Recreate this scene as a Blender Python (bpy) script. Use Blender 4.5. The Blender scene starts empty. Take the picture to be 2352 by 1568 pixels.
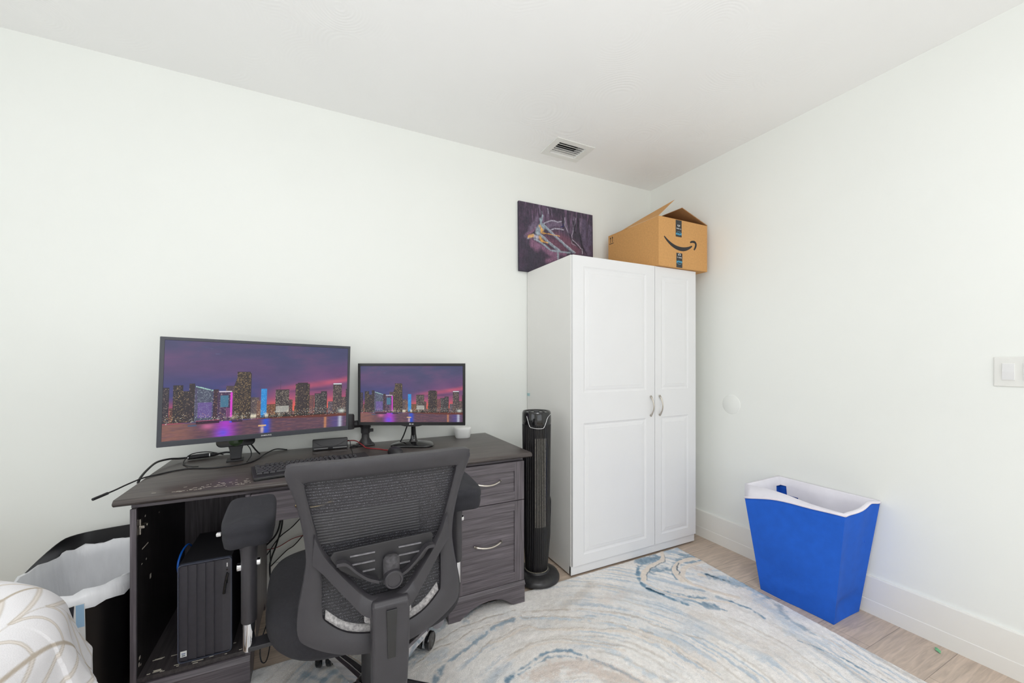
import bpy, math, random
import numpy as np
from mathutils import Vector, Matrix, noise

random.seed(7)
rng = np.random.default_rng(11)
SC = bpy.context.scene
COL = SC.collection
PI = math.pi

# ------------------------------------------------------------------ camera, world, lights, exposure
YAW = 26.27
cam_data = bpy.data.cameras.new('camera')
cam_data.sensor_width = 36.0
cam_data.lens = 918.0 / 2352.0 * 36.0
cam_data.shift_y = 44.0 / 2352.0
cam_data.clip_start = 0.02
cam = bpy.data.objects.new('camera', cam_data)
cam.location = (0, 0, 1.2)
cam.rotation_euler = (math.radians(90), 0, -math.radians(YAW))
COL.objects.link(cam)
SC.camera = cam

world = bpy.data.worlds.new('daylight')
SC.world = world
world.use_nodes = True
world.node_tree.nodes['Background'].inputs[0].default_value = (0.86, 0.93, 1.0, 1)
world.node_tree.nodes['Background'].inputs[1].default_value = 1.0
SC.view_settings.view_transform = 'Standard'
SC.view_settings.look = 'None'
SC.view_settings.gamma = 1.0
SC.view_settings.use_curve_mapping = False
SC.view_settings.exposure = -0.06
try:
    SC.cycles.max_bounces = 14
    SC.cycles.diffuse_bounces = 10
    SC.cycles.transparent_max_bounces = 16
except Exception:
    pass


def area_light(name, loc, rot, sx, sy, power, color=(1, 1, 1)):
    l = bpy.data.lights.new(name, 'AREA')
    l.shape = 'RECTANGLE'
    l.size, l.size_y, l.energy, l.color = sx, sy, power, color
    o = bpy.data.objects.new(name, l)
    o.location = loc
    o.rotation_euler = rot
    COL.objects.link(o)


# daylight coming through the two window openings behind and to the left of the camera
COOL = (0.972, 0.985, 1.0)
area_light('front_window_daylight', (0.55, -2.26, 1.30), (math.radians(90), 0, 0), 2.5, 1.5, 14.0, COOL)
area_light('left_window_daylight', (-2.31, -0.35, 1.45), (math.radians(90), 0, math.radians(-90)), 1.9, 1.4, 11.0, COOL)
# added up-facing fill behind the camera, brightens the ceiling
area_light('ceiling_fill', (0.0, -0.20, 1.00), (math.radians(180), 0, 0), 0.8, 0.8, 22.0, COOL)
area_light('overhead_fill', (0.2, -0.5, 2.40), (0, 0, 0), 0.9, 0.9, 20.0, COOL)  # added down-facing fill that lifts the lower walls and the rug
# drawn marks of the rug pattern and of the painting (floor metres / canvas fractions)
RUG=[('b', 0.016, 0.9, [(0.642, 1.339), (0.726, 1.375), (0.788, 1.389), (0.851, 1.399), (0.923, 1.377), (0.966, 1.329), (1.008, 1.255), (1.048, 1.192), (1.086, 1.115)]), ('b', 0.012, 0.8, [(0.648, 1.333), (0.728, 1.362), (0.802, 1.369), (0.848, 1.376), (0.92, 1.341), (0.951, 1.309)]), ('l', 0.03, 0.5, [(1.07, 1.318), (1.107, 1.259), (1.125, 1.185), (1.143, 1.115)]), ('p', 0.09, 0.8, [(0.753, 1.319), (0.892, 1.3), (0.987, 1.216), (1.053, 1.108)]), ('b', 0.022, 0.7, [(0.397, 1.46), (0.456, 1.515), (0.524, 1.553), (0.59, 1.577), (0.668, 1.606), (0.727, 1.633), (0.82, 1.642)]), ('l', 0.02, 0.6, [(0.853, 1.639), (0.987, 1.573), (1.093, 1.503), (1.174, 1.446), (1.243, 1.378)]), ('l', 0.03, 0.35, [(0.593, 1.612), (0.673, 1.619), (0.754, 1.62)]), ('t', 0.007, 0.7, [(0.317, 1.609), (0.41, 1.644), (0.487, 1.665), (0.573, 1.7), (0.656, 1.71), (0.74, 1.712), (0.793, 1.704), (0.853, 1.707)]), ('t', 0.014, 0.6, [(0.874, 1.678), (0.996, 1.637), (1.141, 1.57), (1.267, 1.48), (1.384, 1.351)]), ('t', 0.007, 0.7, [(0.363, 1.58), (0.45, 1.618), (0.53, 1.629), (0.61, 1.658), (0.69, 1.659), (0.77, 1.654), (0.856, 1.655), (0.872, 1.63), (0.972, 1.598), (1.104, 1.519), (1.219, 1.424), (1.328, 1.296)]), ('t', 0.007, 0.6, [(0.599, 1.523), (0.673, 1.558), (0.757, 1.57), (0.85, 1.589), (0.893, 1.543), (1.019, 1.485), (1.15, 1.416), (1.25, 1.35), (1.297, 1.265)]), ('c', 0.012, 0.7, [(0.668, 1.546), (0.76, 1.553), (0.852, 1.571), (0.896, 1.529), (1.013, 1.476), (1.14, 1.405), (1.24, 1.339), (1.281, 1.25)]), ('t', 0.009, 0.6, [(0.698, 1.447), (0.788, 1.472), (0.867, 1.47), (0.976, 1.423), (1.07, 1.354), (1.162, 1.287)]), ('c', 0.012, 0.6, [(0.69, 1.431), (0.778, 1.455), (0.857, 1.453), (0.965, 1.406), (1.058, 1.339), (1.144, 1.268)]), ('b', 0.05, 0.55, [(0.301, 1.591), (0.339, 1.611), (0.392, 1.646)]), ('b', 0.05, 0.45, [(0.455, 1.727), (0.538, 1.786)]), ('b', 0.04, 0.45, [(0.616, 1.747), (0.658, 1.789), (0.715, 1.818), (0.791, 1.831)]), ('l', 0.06, 0.4, [(0.415, 1.574), (0.461, 1.577)]), ('t', 0.05, 0.35, [(1.041, 1.61), (1.323, 1.722)]), ('p', 0.06, 0.35, [(1.288, 1.586), (1.42, 1.573)]), ('b', 0.07, 0.8, [(1.73, 1.778), (1.793, 1.781), (1.858, 1.783)]), ('l', 0.08, 0.8, [(1.977, 1.808), (2.071, 1.799), (2.093, 1.69)]), ('b', 0.035, 0.7, [(2.009, 1.732), (2.074, 1.712), (2.093, 1.673)]), ('b', 0.05, 0.75, [(1.694, 1.67), (1.736, 1.679), (1.797, 1.649)]), ('b', 0.02, 0.95, [(1.681, 1.748), (1.612, 1.681), (1.575, 1.632), (1.56, 1.586), (1.557, 1.535), (1.584, 1.481), (1.613, 1.411), (1.622, 1.368)]), ('b', 0.022, 0.8, [(1.625, 1.502), (1.665, 1.457), (1.699, 1.407), (1.761, 1.357)]), ('k', 0.014, 1, [(1.563, 1.558), (1.571, 1.52), (1.589, 1.486)]), ('b', 0.04, 0.8, [(1.708, 1.341), (1.719, 1.32), (1.742, 1.301)]), ('b', 0.014, 0.8, [(1.748, 1.306), (1.754, 1.255)]), ('b', 0.02, 0.6, [(1.653, 1.399), (1.688, 1.358)]), ('k', 0.006, 0.9, [(1.924, 1.786), (1.881, 1.749), (1.816, 1.714), (1.722, 1.697), (1.651, 1.662), (1.617, 1.63)]), ('c', 0.024, 1, [(1.933, 1.811), (1.877, 1.762), (1.816, 1.73), (1.715, 1.71), (1.644, 1.674), (1.598, 1.63)]), ('c', 0.01, 0.9, [(1.598, 1.63), (1.592, 1.57), (1.619, 1.496), (1.661, 1.426), (1.713, 1.369), (1.783, 1.327), (1.827, 1.29)]), ('b', 0.03, 0.7, [(1.89, 1.677), (1.975, 1.702), (2.052, 1.693)]), ('b', 0.016, 0.8, [(1.86, 1.66), (1.794, 1.601), (1.771, 1.555)]), ('b', 0.03, 0.7, [(1.918, 1.653), (1.991, 1.655), (2.061, 1.635)]), ('c', 0.028, 1, [(2.085, 1.654), (2.023, 1.675), (1.925, 1.671), (1.858, 1.64), (1.801, 1.587), (1.782, 1.53)]), ('k', 0.006, 0.9, [(1.912, 1.666), (1.861, 1.628), (1.818, 1.579), (1.796, 1.514), (1.809, 1.445), (1.842, 1.395), (1.879, 1.327)]), ('c', 0.024, 0.9, [(2.068, 1.617), (1.999, 1.626), (1.908, 1.615), (1.851, 1.592), (1.807, 1.546), (1.8, 1.485), (1.822, 1.43), (1.861, 1.36), (1.904, 1.298)]), ('p', 0.05, 0.7, [(1.956, 1.591), (2.006, 1.546)]), ('b', 0.05, 0.75, [(1.95, 1.514), (1.973, 1.474), (2.001, 1.413), (2.028, 1.364)]), ('k', 0.014, 0.9, [(1.958, 1.52), (1.977, 1.476), (2.001, 1.413)]), ('l', 0.08, 0.9, [(2.011, 1.445), (2.055, 1.377), (2.054, 1.307), (2.041, 1.255)]), ('b', 0.04, 0.7, [(2.074, 1.414), (2.069, 1.317), (2.05, 1.226)]), ('c', 0.03, 0.8, [(1.92, 1.529), (1.929, 1.514)]), ('b', 0.018, 0.5, [(1.734, 1.473), (1.768, 1.448), (1.802, 1.414)]), ('b', 0.022, 0.6, [(1.815, 1.35), (1.834, 1.317), (1.858, 1.289)]), ('b', 0.014, 0.9, [(1.847, 1.295), (1.864, 1.249), (1.875, 1.214), (1.867, 1.168), (1.861, 1.137)]), ('b', 0.03, 0.6, [(2.038, 1.232), (2.023, 1.178), (1.981, 1.119), (1.958, 1.069), (1.946, 0.993)]), ('l', 0.06, 0.45, [(1.981, 1.26), (1.951, 1.14), (1.915, 1.045)]), ('b', 0.03, 0.6, [(2.079, 1.05), (2.094, 1.015)]), ('l', 0.012, 0.6, [(2.019, 1.529), (2.071, 1.504), (2.102, 1.459)]), ('b', 0.006, 0.9, [(1.845, 0.991), (1.868, 0.923), (1.888, 0.867), (1.897, 0.833), (1.891, 0.786), (1.903, 0.734), (1.906, 0.682)]), ('l', 0.04, 0.35, [(1.847, 1.033), (1.886, 0.979), (1.924, 0.927)]), ('l', 0.02, 0.6, [(1.356, 1.232), (1.394, 1.157), (1.417, 1.077)]), ('t', 0.008, 0.6, [(1.35, 1.37), (1.435, 1.236), (1.498, 1.162)]), ('t', 0.01, 0.6, [(1.284, 1.302), (1.327, 1.206), (1.35, 1.103), (1.36, 1.028), (1.363, 0.994)]), ('c', 0.014, 0.6, [(1.295, 1.314), (1.341, 1.219), (1.366, 1.117), (1.375, 1.034)]), ('t', 0.09, 0.3, [(1.644, 1.151), (1.684, 1.014), (1.707, 0.844)]), ('t', 0.07, 0.3, [(1.591, 1.3), (1.706, 1.194)]), ('b', 0.03, 0.5, [(0.056, 1.686), (0.113, 1.622)]), ('b', 0.03, 0.5, [(-0.034, 1.707), (0.025, 1.648)])]

PAINT=[('m', 0.05, [(0.415, 0.611), (0.558, 0.559), (0.742, 0.43)]), ('m', 0.1, [(0.522, 0.552), (0.667, 0.498), (0.763, 0.409)]), ('m', 0.06, [(0.345, 0.522), (0.487, 0.443), (0.593, 0.383)]), ('r', 0.02, [(0.345, 0.42), (0.415, 0.361)]), ('v', 0.05, [(0.162, 0.389), (0.277, 0.393), (0.318, 0.361)]), ('v', 0.07, [(0.175, 0.43), (0.222, 0.361)]), ('v', 0.05, [(0.402, 0.296), (0.487, 0.246), (0.36, 0.189)]), ('v', 0.05, [(0.36, 0.328), (0.593, 0.326)]), ('u', 0.04, [(0.142, 0.637), (0.208, 0.728), (0.228, 0.793)]), ('u', 0.03, [(0.075, 0.504), (0.162, 0.626), (0.222, 0.685)]), ('v', 0.02, [(0.095, 0.53), (0.162, 0.58), (0.208, 0.65)]), ('u', 0.05, [(0.38, 0.715), (0.487, 0.767), (0.558, 0.757)]), ('w', 0.012, [(0.318, 0.733), (0.36, 0.765), (0.415, 0.796), (0.457, 0.8), (0.5, 0.793), (0.558, 0.813)]), ('w', 0.012, [(0.408, 0.657), (0.457, 0.683), (0.522, 0.696), (0.58, 0.689)]), ('g', 0.02, [(0.27, 0.793), (0.277, 0.741), (0.303, 0.848)]), ('g', 0.006, [(0.29, 0.907), (0.297, 0.837)]), ('g', 0.035, [(0.228, 0.578), (0.318, 0.672), (0.277, 0.711), (0.228, 0.624)]), ('g', 0.022, [(0.303, 0.715), (0.415, 0.62), (0.558, 0.496), (0.727, 0.367)]), ('w', 0.007, [(0.318, 0.717), (0.43, 0.622), (0.572, 0.498), (0.748, 0.365)]), ('b', 0.006, [(0.307, 0.7), (0.415, 0.604), (0.558, 0.476), (0.703, 0.354)]), ('g', 0.024, [(0.228, 0.585), (0.318, 0.517), (0.415, 0.433), (0.522, 0.363)]), ('w', 0.006, [(0.242, 0.587), (0.338, 0.52), (0.437, 0.435), (0.528, 0.372)]), ('w', 0.02, [(0.108, 0.48), (0.182, 0.539), (0.235, 0.509)]), ('g', 0.016, [(0.195, 0.48), (0.277, 0.448), (0.345, 0.398), (0.408, 0.346), (0.487, 0.35), (0.667, 0.354)]), ('w', 0.03, [(0.182, 0.524), (0.242, 0.517), (0.228, 0.485)]), ('y', 0.028, [(0.122, 0.504), (0.175, 0.53)]), ('y', 0.024, [(0.263, 0.691), (0.29, 0.643), (0.303, 0.63)]), ('y', 0.02, [(0.29, 0.635), (0.283, 0.596), (0.318, 0.587)]), ('y', 0.007, [(0.318, 0.589), (0.415, 0.589), (0.528, 0.585)]), ('y', 0.028, [(0.263, 0.522), (0.277, 0.487), (0.29, 0.474)]), ('y', 0.012, [(0.29, 0.474), (0.318, 0.463), (0.367, 0.454)]), ('g', 0.02, [(0.5, 0.352), (0.5, 0.241)]), ('u', 0.02, [(0.602, 0.87), (0.63, 0.73), (0.66, 0.624)]), ('w', 0.007, [(0.602, 0.878), (0.602, 0.759), (0.638, 0.661)]), ('u', 0.02, [(0.727, 0.911), (0.712, 0.748), (0.697, 0.583)]), ('w', 0.006, [(0.757, 0.902), (0.697, 0.615), (0.697, 0.502), (0.763, 0.474)]), ('w', 0.006, [(0.373, 0.97), (0.38, 0.893)]), ('u', 0.015, [(0.257, 0.967), (0.27, 0.87)]), ('u', 0.012, [(0.36, 0.976), (0.373, 0.822)]), ('u', 0.012, [(0.415, 0.963), (0.43, 0.85)]), ('q', 0.06, [(0.878, 0.861), (0.862, 0.693), (0.878, 0.533), (0.932, 0.396)]), ('q', 0.05, [(0.955, 0.793), (0.955, 0.546)]), ('u', 0.03, [(0.825, 0.891), (0.808, 0.685)]), ('k', 0.02, [(0.718, 0.846), (0.742, 0.672)]), ('k', 0.02, [(0.778, 0.898), (0.802, 0.683), (0.832, 0.526), (0.847, 0.448)]), ('k', 0.02, [(0.66, 0.641), (0.703, 0.543), (0.793, 0.454)]), ('k', 0.014, [(0.558, 0.837), (0.58, 0.722)]), ('w', 0.008, [(0.703, 0.561), (0.778, 0.5), (0.825, 0.443)]), ('w', 0.008, [(0.84, 0.437), (0.843, 0.365)]), ('k', 0.01, [(0.847, 0.472), (0.908, 0.367)]), ('n', 0.012, [(0.55, 0.728), (0.58, 0.741), (0.583, 0.77)])]


# ------------------------------------------------------------------ helpers
def lin(r, g=None, b=None):
    if g is None:
        r, g, b = r
    def f(c):
        c = c / 255.0
        return c / 12.92 if c <= 0.04045 else ((c + 0.055) / 1.055) ** 2.4
    return (f(r), f(g), f(b), 1.0)


def lin_np(a):
    a = np.asarray(a, float) / 255.0
    return np.where(a <= 0.04045, a / 12.92, ((a + 0.055) / 1.055) ** 2.4)


class MB:
    """collects vertices and faces; build() links ONE mesh object"""
    def __init__(self):
        self.v, self.f = [], []

    def add(self, vs, fs):
        n = len(self.v)
        self.v += [tuple(p) for p in vs]
        self.f += [tuple(i + n for i in q) for q in fs]
        return self

    def box(self, x0, x1, y0, y1, z0, z1, rot=None, at=(0, 0, 0)):
        vs = [Vector((x, y, z)) for z in (z0, z1) for y in (y0, y1) for x in (x0, x1)]
        if rot is not None:
            m = rot if isinstance(rot, Matrix) else Matrix.Rotation(rot, 3, 'Z')
            vs = [m @ p + Vector(at) for p in vs]
        elif at != (0, 0, 0):
            vs = [p + Vector(at) for p in vs]
        return self.add(vs, [(0, 2, 3, 1), (4, 5, 7, 6), (0, 1, 5, 4), (2, 6, 7, 3), (0, 4, 6, 2), (1, 3, 7, 5)])

    def loft(self, rings, closed=True, cap=True):
        n = len(rings[0])
        vs = [p for r in rings for p in r]
        fs = []
        for i in range(len(rings) - 1):
            for j in range(n if closed else n - 1):
                a, b = i * n + j, i * n + (j + 1) % n
                fs.append((a, b, b + n, a + n))
        if cap and closed:
            fs.append(tuple(reversed(range(n))))
            fs.append(tuple(range((len(rings) - 1) * n, len(rings) * n)))
        return self.add(vs, fs)

    def lathe(self, prof, seg=32, cx=0, cy=0, axis='Z', mod=None):
        rings = []
        for r, z in prof:
            ring = []
            for k in range(seg):
                a = 2 * PI * k / seg
                rr = r * (mod(a, z) if mod else 1)
                x, y = rr * math.cos(a), rr * math.sin(a)
                if axis == 'Z':
                    ring.append((cx + x, cy + y, z))
                elif axis == 'X':
                    ring.append((z, cx + x, cy + y))
                else:
                    ring.append((cx + x, z, cy - y))
            rings.append(ring)
        return self.loft(rings)

    def tube(self, pts, r, seg=10, smooth=0, ry=None):
        pts = [Vector(p) for p in pts]
        if smooth:
            pts = catmull(pts, smooth)
        rs = r if isinstance(r, (list, tuple)) else [r] * len(pts)
        if len(rs) != len(pts):
            rs = [rs[min(len(rs) - 1, int(i * (len(rs) - 1) / (len(pts) - 1) + .5))] for i in range(len(pts))]
        rings = []
        up = None
        for i, p in enumerate(pts):
            t = (pts[min(i + 1, len(pts) - 1)] - pts[max(i - 1, 0)]).normalized()
            if up is None:
                up = Vector((0, 0, 1)) if abs(t.z) < .9 else Vector((0, 1, 0))
            s = t.cross(up).normalized()
            up = s.cross(t).normalized()
            k = (ry or r if not isinstance(r, (list, tuple)) else 1)
            ratio = (ry / r) if (ry and not isinstance(r, (list, tuple))) else 1
            rings.append([p + s * math.cos(2 * PI * j / seg) * rs[i] + up * math.sin(2 * PI * j / seg) * rs[i] * ratio for j in range(seg)])
        return self.loft(rings)

    def prism(self, poly, axis, a0, a1):
        """poly of 2-D points, extruded along axis from a0 to a1 (n-gon caps)"""
        def P(u, v, w):
            return {'X': (w, u, v), 'Y': (u, w, v), 'Z': (u, v, w)}[axis]
        n = len(poly)
        vs = [P(u, v, a0) for u, v in poly] + [P(u, v, a1) for u, v in poly]
        fs = [tuple(range(n)), tuple(range(2 * n - 1, n - 1, -1))] + [(i, i + n, (i + 1) % n + n, (i + 1) % n) for i in range(n)]
        return self.add(vs, fs)

    def ribbon(self, A, B, off, closed=False):
        """solid strip between polylines A and B, thickened by vector off"""
        off = Vector(off)
        n = len(A)
        vs = [Vector(p) for p in A] + [Vector(p) for p in B] + [Vector(p) + off for p in A] + [Vector(p) + off for p in B]
        fs = []
        for i in range(n if closed else n - 1):
            j = (i + 1) % n
            fs += [(i, j, n + j, n + i), (2 * n + i, 3 * n + i, 3 * n + j, 2 * n + j), (i, 2 * n + i, 2 * n + j, j), (n + i, n + j, 3 * n + j, 3 * n + i)]
        if not closed:
            fs += [(0, n, 3 * n, 2 * n), (n - 1, 3 * n - 1, 4 * n - 1, 2 * n - 1)]
        return self.add(vs, fs)

    def build(self, name, mat, parent=None, bevel=0, smooth=False, seg=2, sub=0, loc=None, rot=None, auto=None, fix=True):
        me = bpy.data.meshes.new(name)
        me.from_pydata(self.v, [], self.f)
        me.update()
        if fix:
            import bmesh
            bm = bmesh.new()
            bm.from_mesh(me)
            bmesh.ops.recalc_face_normals(bm, faces=bm.faces)
            bm.to_mesh(me)
            bm.free()
        if mat:
            me.materials.append(mat)
        if smooth:
            me.polygons.foreach_set('use_smooth', [True] * len(me.polygons))
            if auto:
                me.set_sharp_from_angle(angle=math.radians(auto))
        o = bpy.data.objects.new(name, me)
        COL.objects.link(o)
        if parent:
            o.parent = parent
        if loc:
            o.location = loc
        if rot:
            o.rotation_euler = rot
        if bevel:
            m = o.modifiers.new('bevel', 'BEVEL')
            m.width, m.segments, m.limit_method, m.angle_limit = bevel, seg, 'ANGLE', math.radians(35)
            m.harden_normals = False
        if sub:
            m = o.modifiers.new('sub', 'SUBSURF')
            m.levels = m.render_levels = sub
        return o


def catmull(pts, k, closed=False):
    pts = [Vector(p) for p in pts]
    n = len(pts)
    out = []
    for i in range(n if closed else n - 1):
        if closed:
            p0, p1, p2, p3 = pts[i - 1], pts[i], pts[(i + 1) % n], pts[(i + 2) % n]
        else:
            p0, p1, p2, p3 = pts[max(i - 1, 0)], pts[i], pts[i + 1], pts[min(i + 2, n - 1)]
        for j in range(k):
            t = j / k
            out.append(0.5 * (2 * p1 + (p2 - p0) * t + (2 * p0 - 5 * p1 + 4 * p2 - p3) * t * t + (3 * p1 - p0 - 3 * p2 + p3) * t ** 3))
    if not closed:
        out.append(pts[-1])
    return out


def tag(o, label=None, cat=None, group=None, kind=None):
    if label: o['label'] = label
    if cat: o['category'] = cat
    if group: o['group'] = group
    if kind: o['kind'] = kind
    return o


def thing(name, label, cat, loc=(0, 0, 0), rz=0.0, group=None, rot=None):
    o = bpy.data.objects.new(name, None)
    COL.objects.link(o)
    o.empty_display_size = .05
    o.location = loc
    o.rotation_euler = rot if rot else (0, 0, rz)
    return tag(o, label, cat, group)


def rrect(w, h, r, seg=5, cx=0, cy=0):
    pts = []
    for (sx, sy, a0) in ((1, 1, 0), (-1, 1, 90), (-1, -1, 180), (1, -1, 270)):
        for k in range(seg + 1):
            a = math.radians(a0 + 90 * k / seg)
            pts.append((cx + sx * (w / 2 - r) + r * math.cos(a), cy + sy * (h / 2 - r) + r * math.sin(a)))
    return pts


# ------------------------------------------------------------------ materials
def pmat(name, col, rough=.5, metal=0, spec=None, bump=0, bscale=200, var=0, vscale=6, coat=0, detail=3, stretch=None, vcol=None):
    m = bpy.data.materials.new(name)
    m.use_nodes = True
    nt = m.node_tree
    b = nt.nodes['Principled BSDF']
    b.inputs['Roughness'].default_value = rough
    b.inputs['Metallic'].default_value = metal
    if spec is not None: b.inputs['Specular IOR Level'].default_value = spec
    if coat: b.inputs['Coat Weight'].default_value = coat
    tc = nt.nodes.new('ShaderNodeTexCoord')
    vec = tc.outputs['Object']
    if stretch:
        mp = nt.nodes.new('ShaderNodeMapping')
        mp.inputs['Scale'].default_value = stretch
        nt.links.new(vec, mp.inputs[0]); vec = mp.outputs[0]
    n = nt.nodes.new('ShaderNodeTexNoise')
    n.inputs['Scale'].default_value = vscale
    n.inputs['Detail'].default_value = detail
    nt.links.new(vec, n.inputs['Vector'])
    r = nt.nodes.new('ShaderNodeMix'); r.data_type = 'RGBA'
    c2 = vcol if vcol else tuple(min(1, c * (1 + var)) for c in col[:3]) + (1,)
    c1 = col if vcol else tuple(c * (1 - var) for c in col[:3]) + (1,)
    r.inputs[6].default_value = c1; r.inputs[7].default_value = c2
    mr = nt.nodes.new('ShaderNodeMapRange')
    mr.inputs[1].default_value = .3; mr.inputs[2].default_value = .7
    nt.links.new(n.outputs[0], mr.inputs[0])
    nt.links.new(mr.outputs[0], r.inputs[0])
    nt.links.new(r.outputs[2], b.inputs['Base Color'])
    if bump:
        n2 = nt.nodes.new('ShaderNodeTexNoise')
        n2.inputs['Scale'].default_value = bscale
        n2.inputs['Detail'].default_value = 2
        nt.links.new(vec, n2.inputs['Vector'])
        bp = nt.nodes.new('ShaderNodeBump')
        bp.inputs['Strength'].default_value = bump
        bp.inputs['Distance'].default_value = .002
        nt.links.new(n2.outputs[0], bp.inputs['Height'])
        nt.links.new(bp.outputs[0], b.inputs['Normal'])
    return m


def wood(name, axis, dark=(76, 71, 75), light=(109, 102, 108), rough=.42):
    s = {'X': (3, 60, 60), 'Y': (60, 3, 60), 'Z': (60, 60, 3)}[axis]
    m = pmat(name, lin(dark), rough, var=0, vcol=lin(light), vscale=1.6, detail=6, stretch=s, bump=.25, bscale=3)
    nt = m.node_tree
    # fine extra streaks
    b = nt.nodes['Principled BSDF']
    mix0 = b.inputs['Base Color'].links[0].from_node
    tc = [n for n in nt.nodes if n.type == 'TEX_COORD'][0]
    mp = nt.nodes.new('ShaderNodeMapping')
    mp.inputs['Scale'].default_value = {'X': (8, 420, 420), 'Y': (420, 8, 420), 'Z': (420, 420, 8)}[axis]
    n = nt.nodes.new('ShaderNodeTexNoise'); n.inputs['Scale'].default_value = 1.0; n.inputs['Detail'].default_value = 3
    nt.links.new(tc.outputs['Object'], mp.inputs[0]); nt.links.new(mp.outputs[0], n.inputs['Vector'])
    cr = nt.nodes.new('ShaderNodeMapRange'); cr.inputs[1].default_value = .35; cr.inputs[2].default_value = .65
    cr.inputs[3].default_value = .72; cr.inputs[4].default_value = 1.22
    nt.links.new(n.outputs[0], cr.inputs[0])
    mul = nt.nodes.new('ShaderNodeVectorMath'); mul.operation = 'SCALE'
    nt.links.new(mix0.outputs[2], mul.inputs[0]); nt.links.new(cr.outputs[0], mul.inputs['Scale'])
    nt.links.new(mul.outputs[0], b.inputs['Base Color'])
    return m


def attr_mat(name, rough=.6, emit=0.0, bump=0, bscale=300, speck=0, sscale=400, spec=.3):
    m = bpy.data.materials.new(name); m.use_nodes = True
    nt = m.node_tree; b = nt.nodes['Principled BSDF']
    a = nt.nodes.new('ShaderNodeVertexColor'); a.layer_name = 'tint'
    out = a.outputs[0]
    b.inputs['Roughness'].default_value = rough
    b.inputs['Specular IOR Level'].default_value = spec
    tc = nt.nodes.new('ShaderNodeTexCoord')
    if speck:
        n = nt.nodes.new('ShaderNodeTexNoise'); n.inputs['Scale'].default_value = sscale; n.inputs['Detail'].default_value = 3
        nt.links.new(tc.outputs['Object'], n.inputs['Vector'])
        mr = nt.nodes.new('ShaderNodeMapRange'); mr.inputs[1].default_value = .3; mr.inputs[2].default_value = .7
        mr.inputs[3].default_value = 1 - speck; mr.inputs[4].default_value = 1 + speck
        nt.links.new(n.outputs[0], mr.inputs[0])
        mul = nt.nodes.new('ShaderNodeVectorMath'); mul.operation = 'SCALE'
        nt.links.new(out, mul.inputs[0]); nt.links.new(mr.outputs[0], mul.inputs['Scale'])
        out = mul.outputs[0]
    if emit:
        b.inputs['Base Color'].default_value = (.01, .01, .01, 1)
        nt.links.new(out, b.inputs['Emission Color'])
        b.inputs['Emission Strength'].default_value = emit
    else:
        nt.links.new(out, b.inputs['Base Color'])
    if bump:
        n2 = nt.nodes.new('ShaderNodeTexNoise'); n2.inputs['Scale'].default_value = bscale; n2.inputs['Detail'].default_value = 4
        nt.links.new(tc.outputs['Object'], n2.inputs['Vector'])
        bp = nt.nodes.new('ShaderNodeBump'); bp.inputs['Strength'].default_value = bump; bp.inputs['Distance'].default_value = .004
        nt.links.new(n2.outputs[0], bp.inputs['Height']); nt.links.new(bp.outputs[0], b.inputs['Normal'])
    return m


def tint_grid(name, P, colors, mat, parent=None, smooth=False):
    """P: (ny,nx,3) points, colors (ny,nx,3) linear; one mesh with a colour attribute"""
    ny, nx = P.shape[:2]
    me = bpy.data.meshes.new(name)
    me.vertices.add(nx * ny)
    me.vertices.foreach_set('co', P.reshape(-1).astype(np.float32))
    idx = np.arange(nx * ny).reshape(ny, nx)
    q = np.stack([idx[:-1, :-1], idx[:-1, 1:], idx[1:, 1:], idx[1:, :-1]], -1).reshape(-1, 4)
    me.loops.add(q.size); me.loops.foreach_set('vertex_index', q.reshape(-1).astype(np.int32))
    me.polygons.add(len(q))
    me.polygons.foreach_set('loop_start', (np.arange(len(q)) * 4).astype(np.int32))
    me.update(calc_edges=True)
    me.validate()
    ca = me.color_attributes.new('tint', 'FLOAT_COLOR', 'POINT')
    c4 = np.ones((nx * ny, 4), np.float32); c4[:, :3] = colors.reshape(-1, 3)
    ca.data.foreach_set('color', c4.reshape(-1))
    me.materials.append(mat)
    if smooth:
        me.polygons.foreach_set('use_smooth', [True] * len(me.polygons))
    o = bpy.data.objects.new(name, me)
    COL.objects.link(o)
    if parent: o.parent = parent
    return o


def text_part(name, s, size, mat, parent, loc, rot=(PI / 2, 0, 0), bold=0.0, sx=1.0, align='CENTER'):
    cu = bpy.data.curves.new(name, 'FONT')
    cu.body = s; cu.size = size; cu.align_x = align; cu.align_y = 'CENTER'; cu.extrude = .0002; cu.offset = bold
    tmp = bpy.data.objects.new(name + '_tmp', cu)
    me = bpy.data.meshes.new_from_object(tmp)
    bpy.data.objects.remove(tmp)
    me.materials.clear(); me.materials.append(mat)
    o = bpy.data.objects.new(name, me); COL.objects.link(o)
    o.parent = parent; o.location = loc; o.rotation_euler = rot; o.scale = (sx, 1, 1)
    return o


def seg_dist(X, Y, pts):
    """distance from arrays X,Y to polyline pts, and arc parameter 0..1"""
    best = np.full(X.shape, 1e9); T = np.zeros(X.shape)
    n = len(pts) - 1
    for i in range(n):
        ax, ay = pts[i]; bx, by = pts[i + 1]
        dx, dy = bx - ax, by - ay
        L = dx * dx + dy * dy + 1e-12
        t = np.clip(((X - ax) * dx + (Y - ay) * dy) / L, 0, 1)
        d = np.hypot(X - ax - t * dx, Y - ay - t * dy)
        m = d < best
        best[m] = d[m]; T[m] = (i + t[m]) / n
    return best, T


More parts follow.
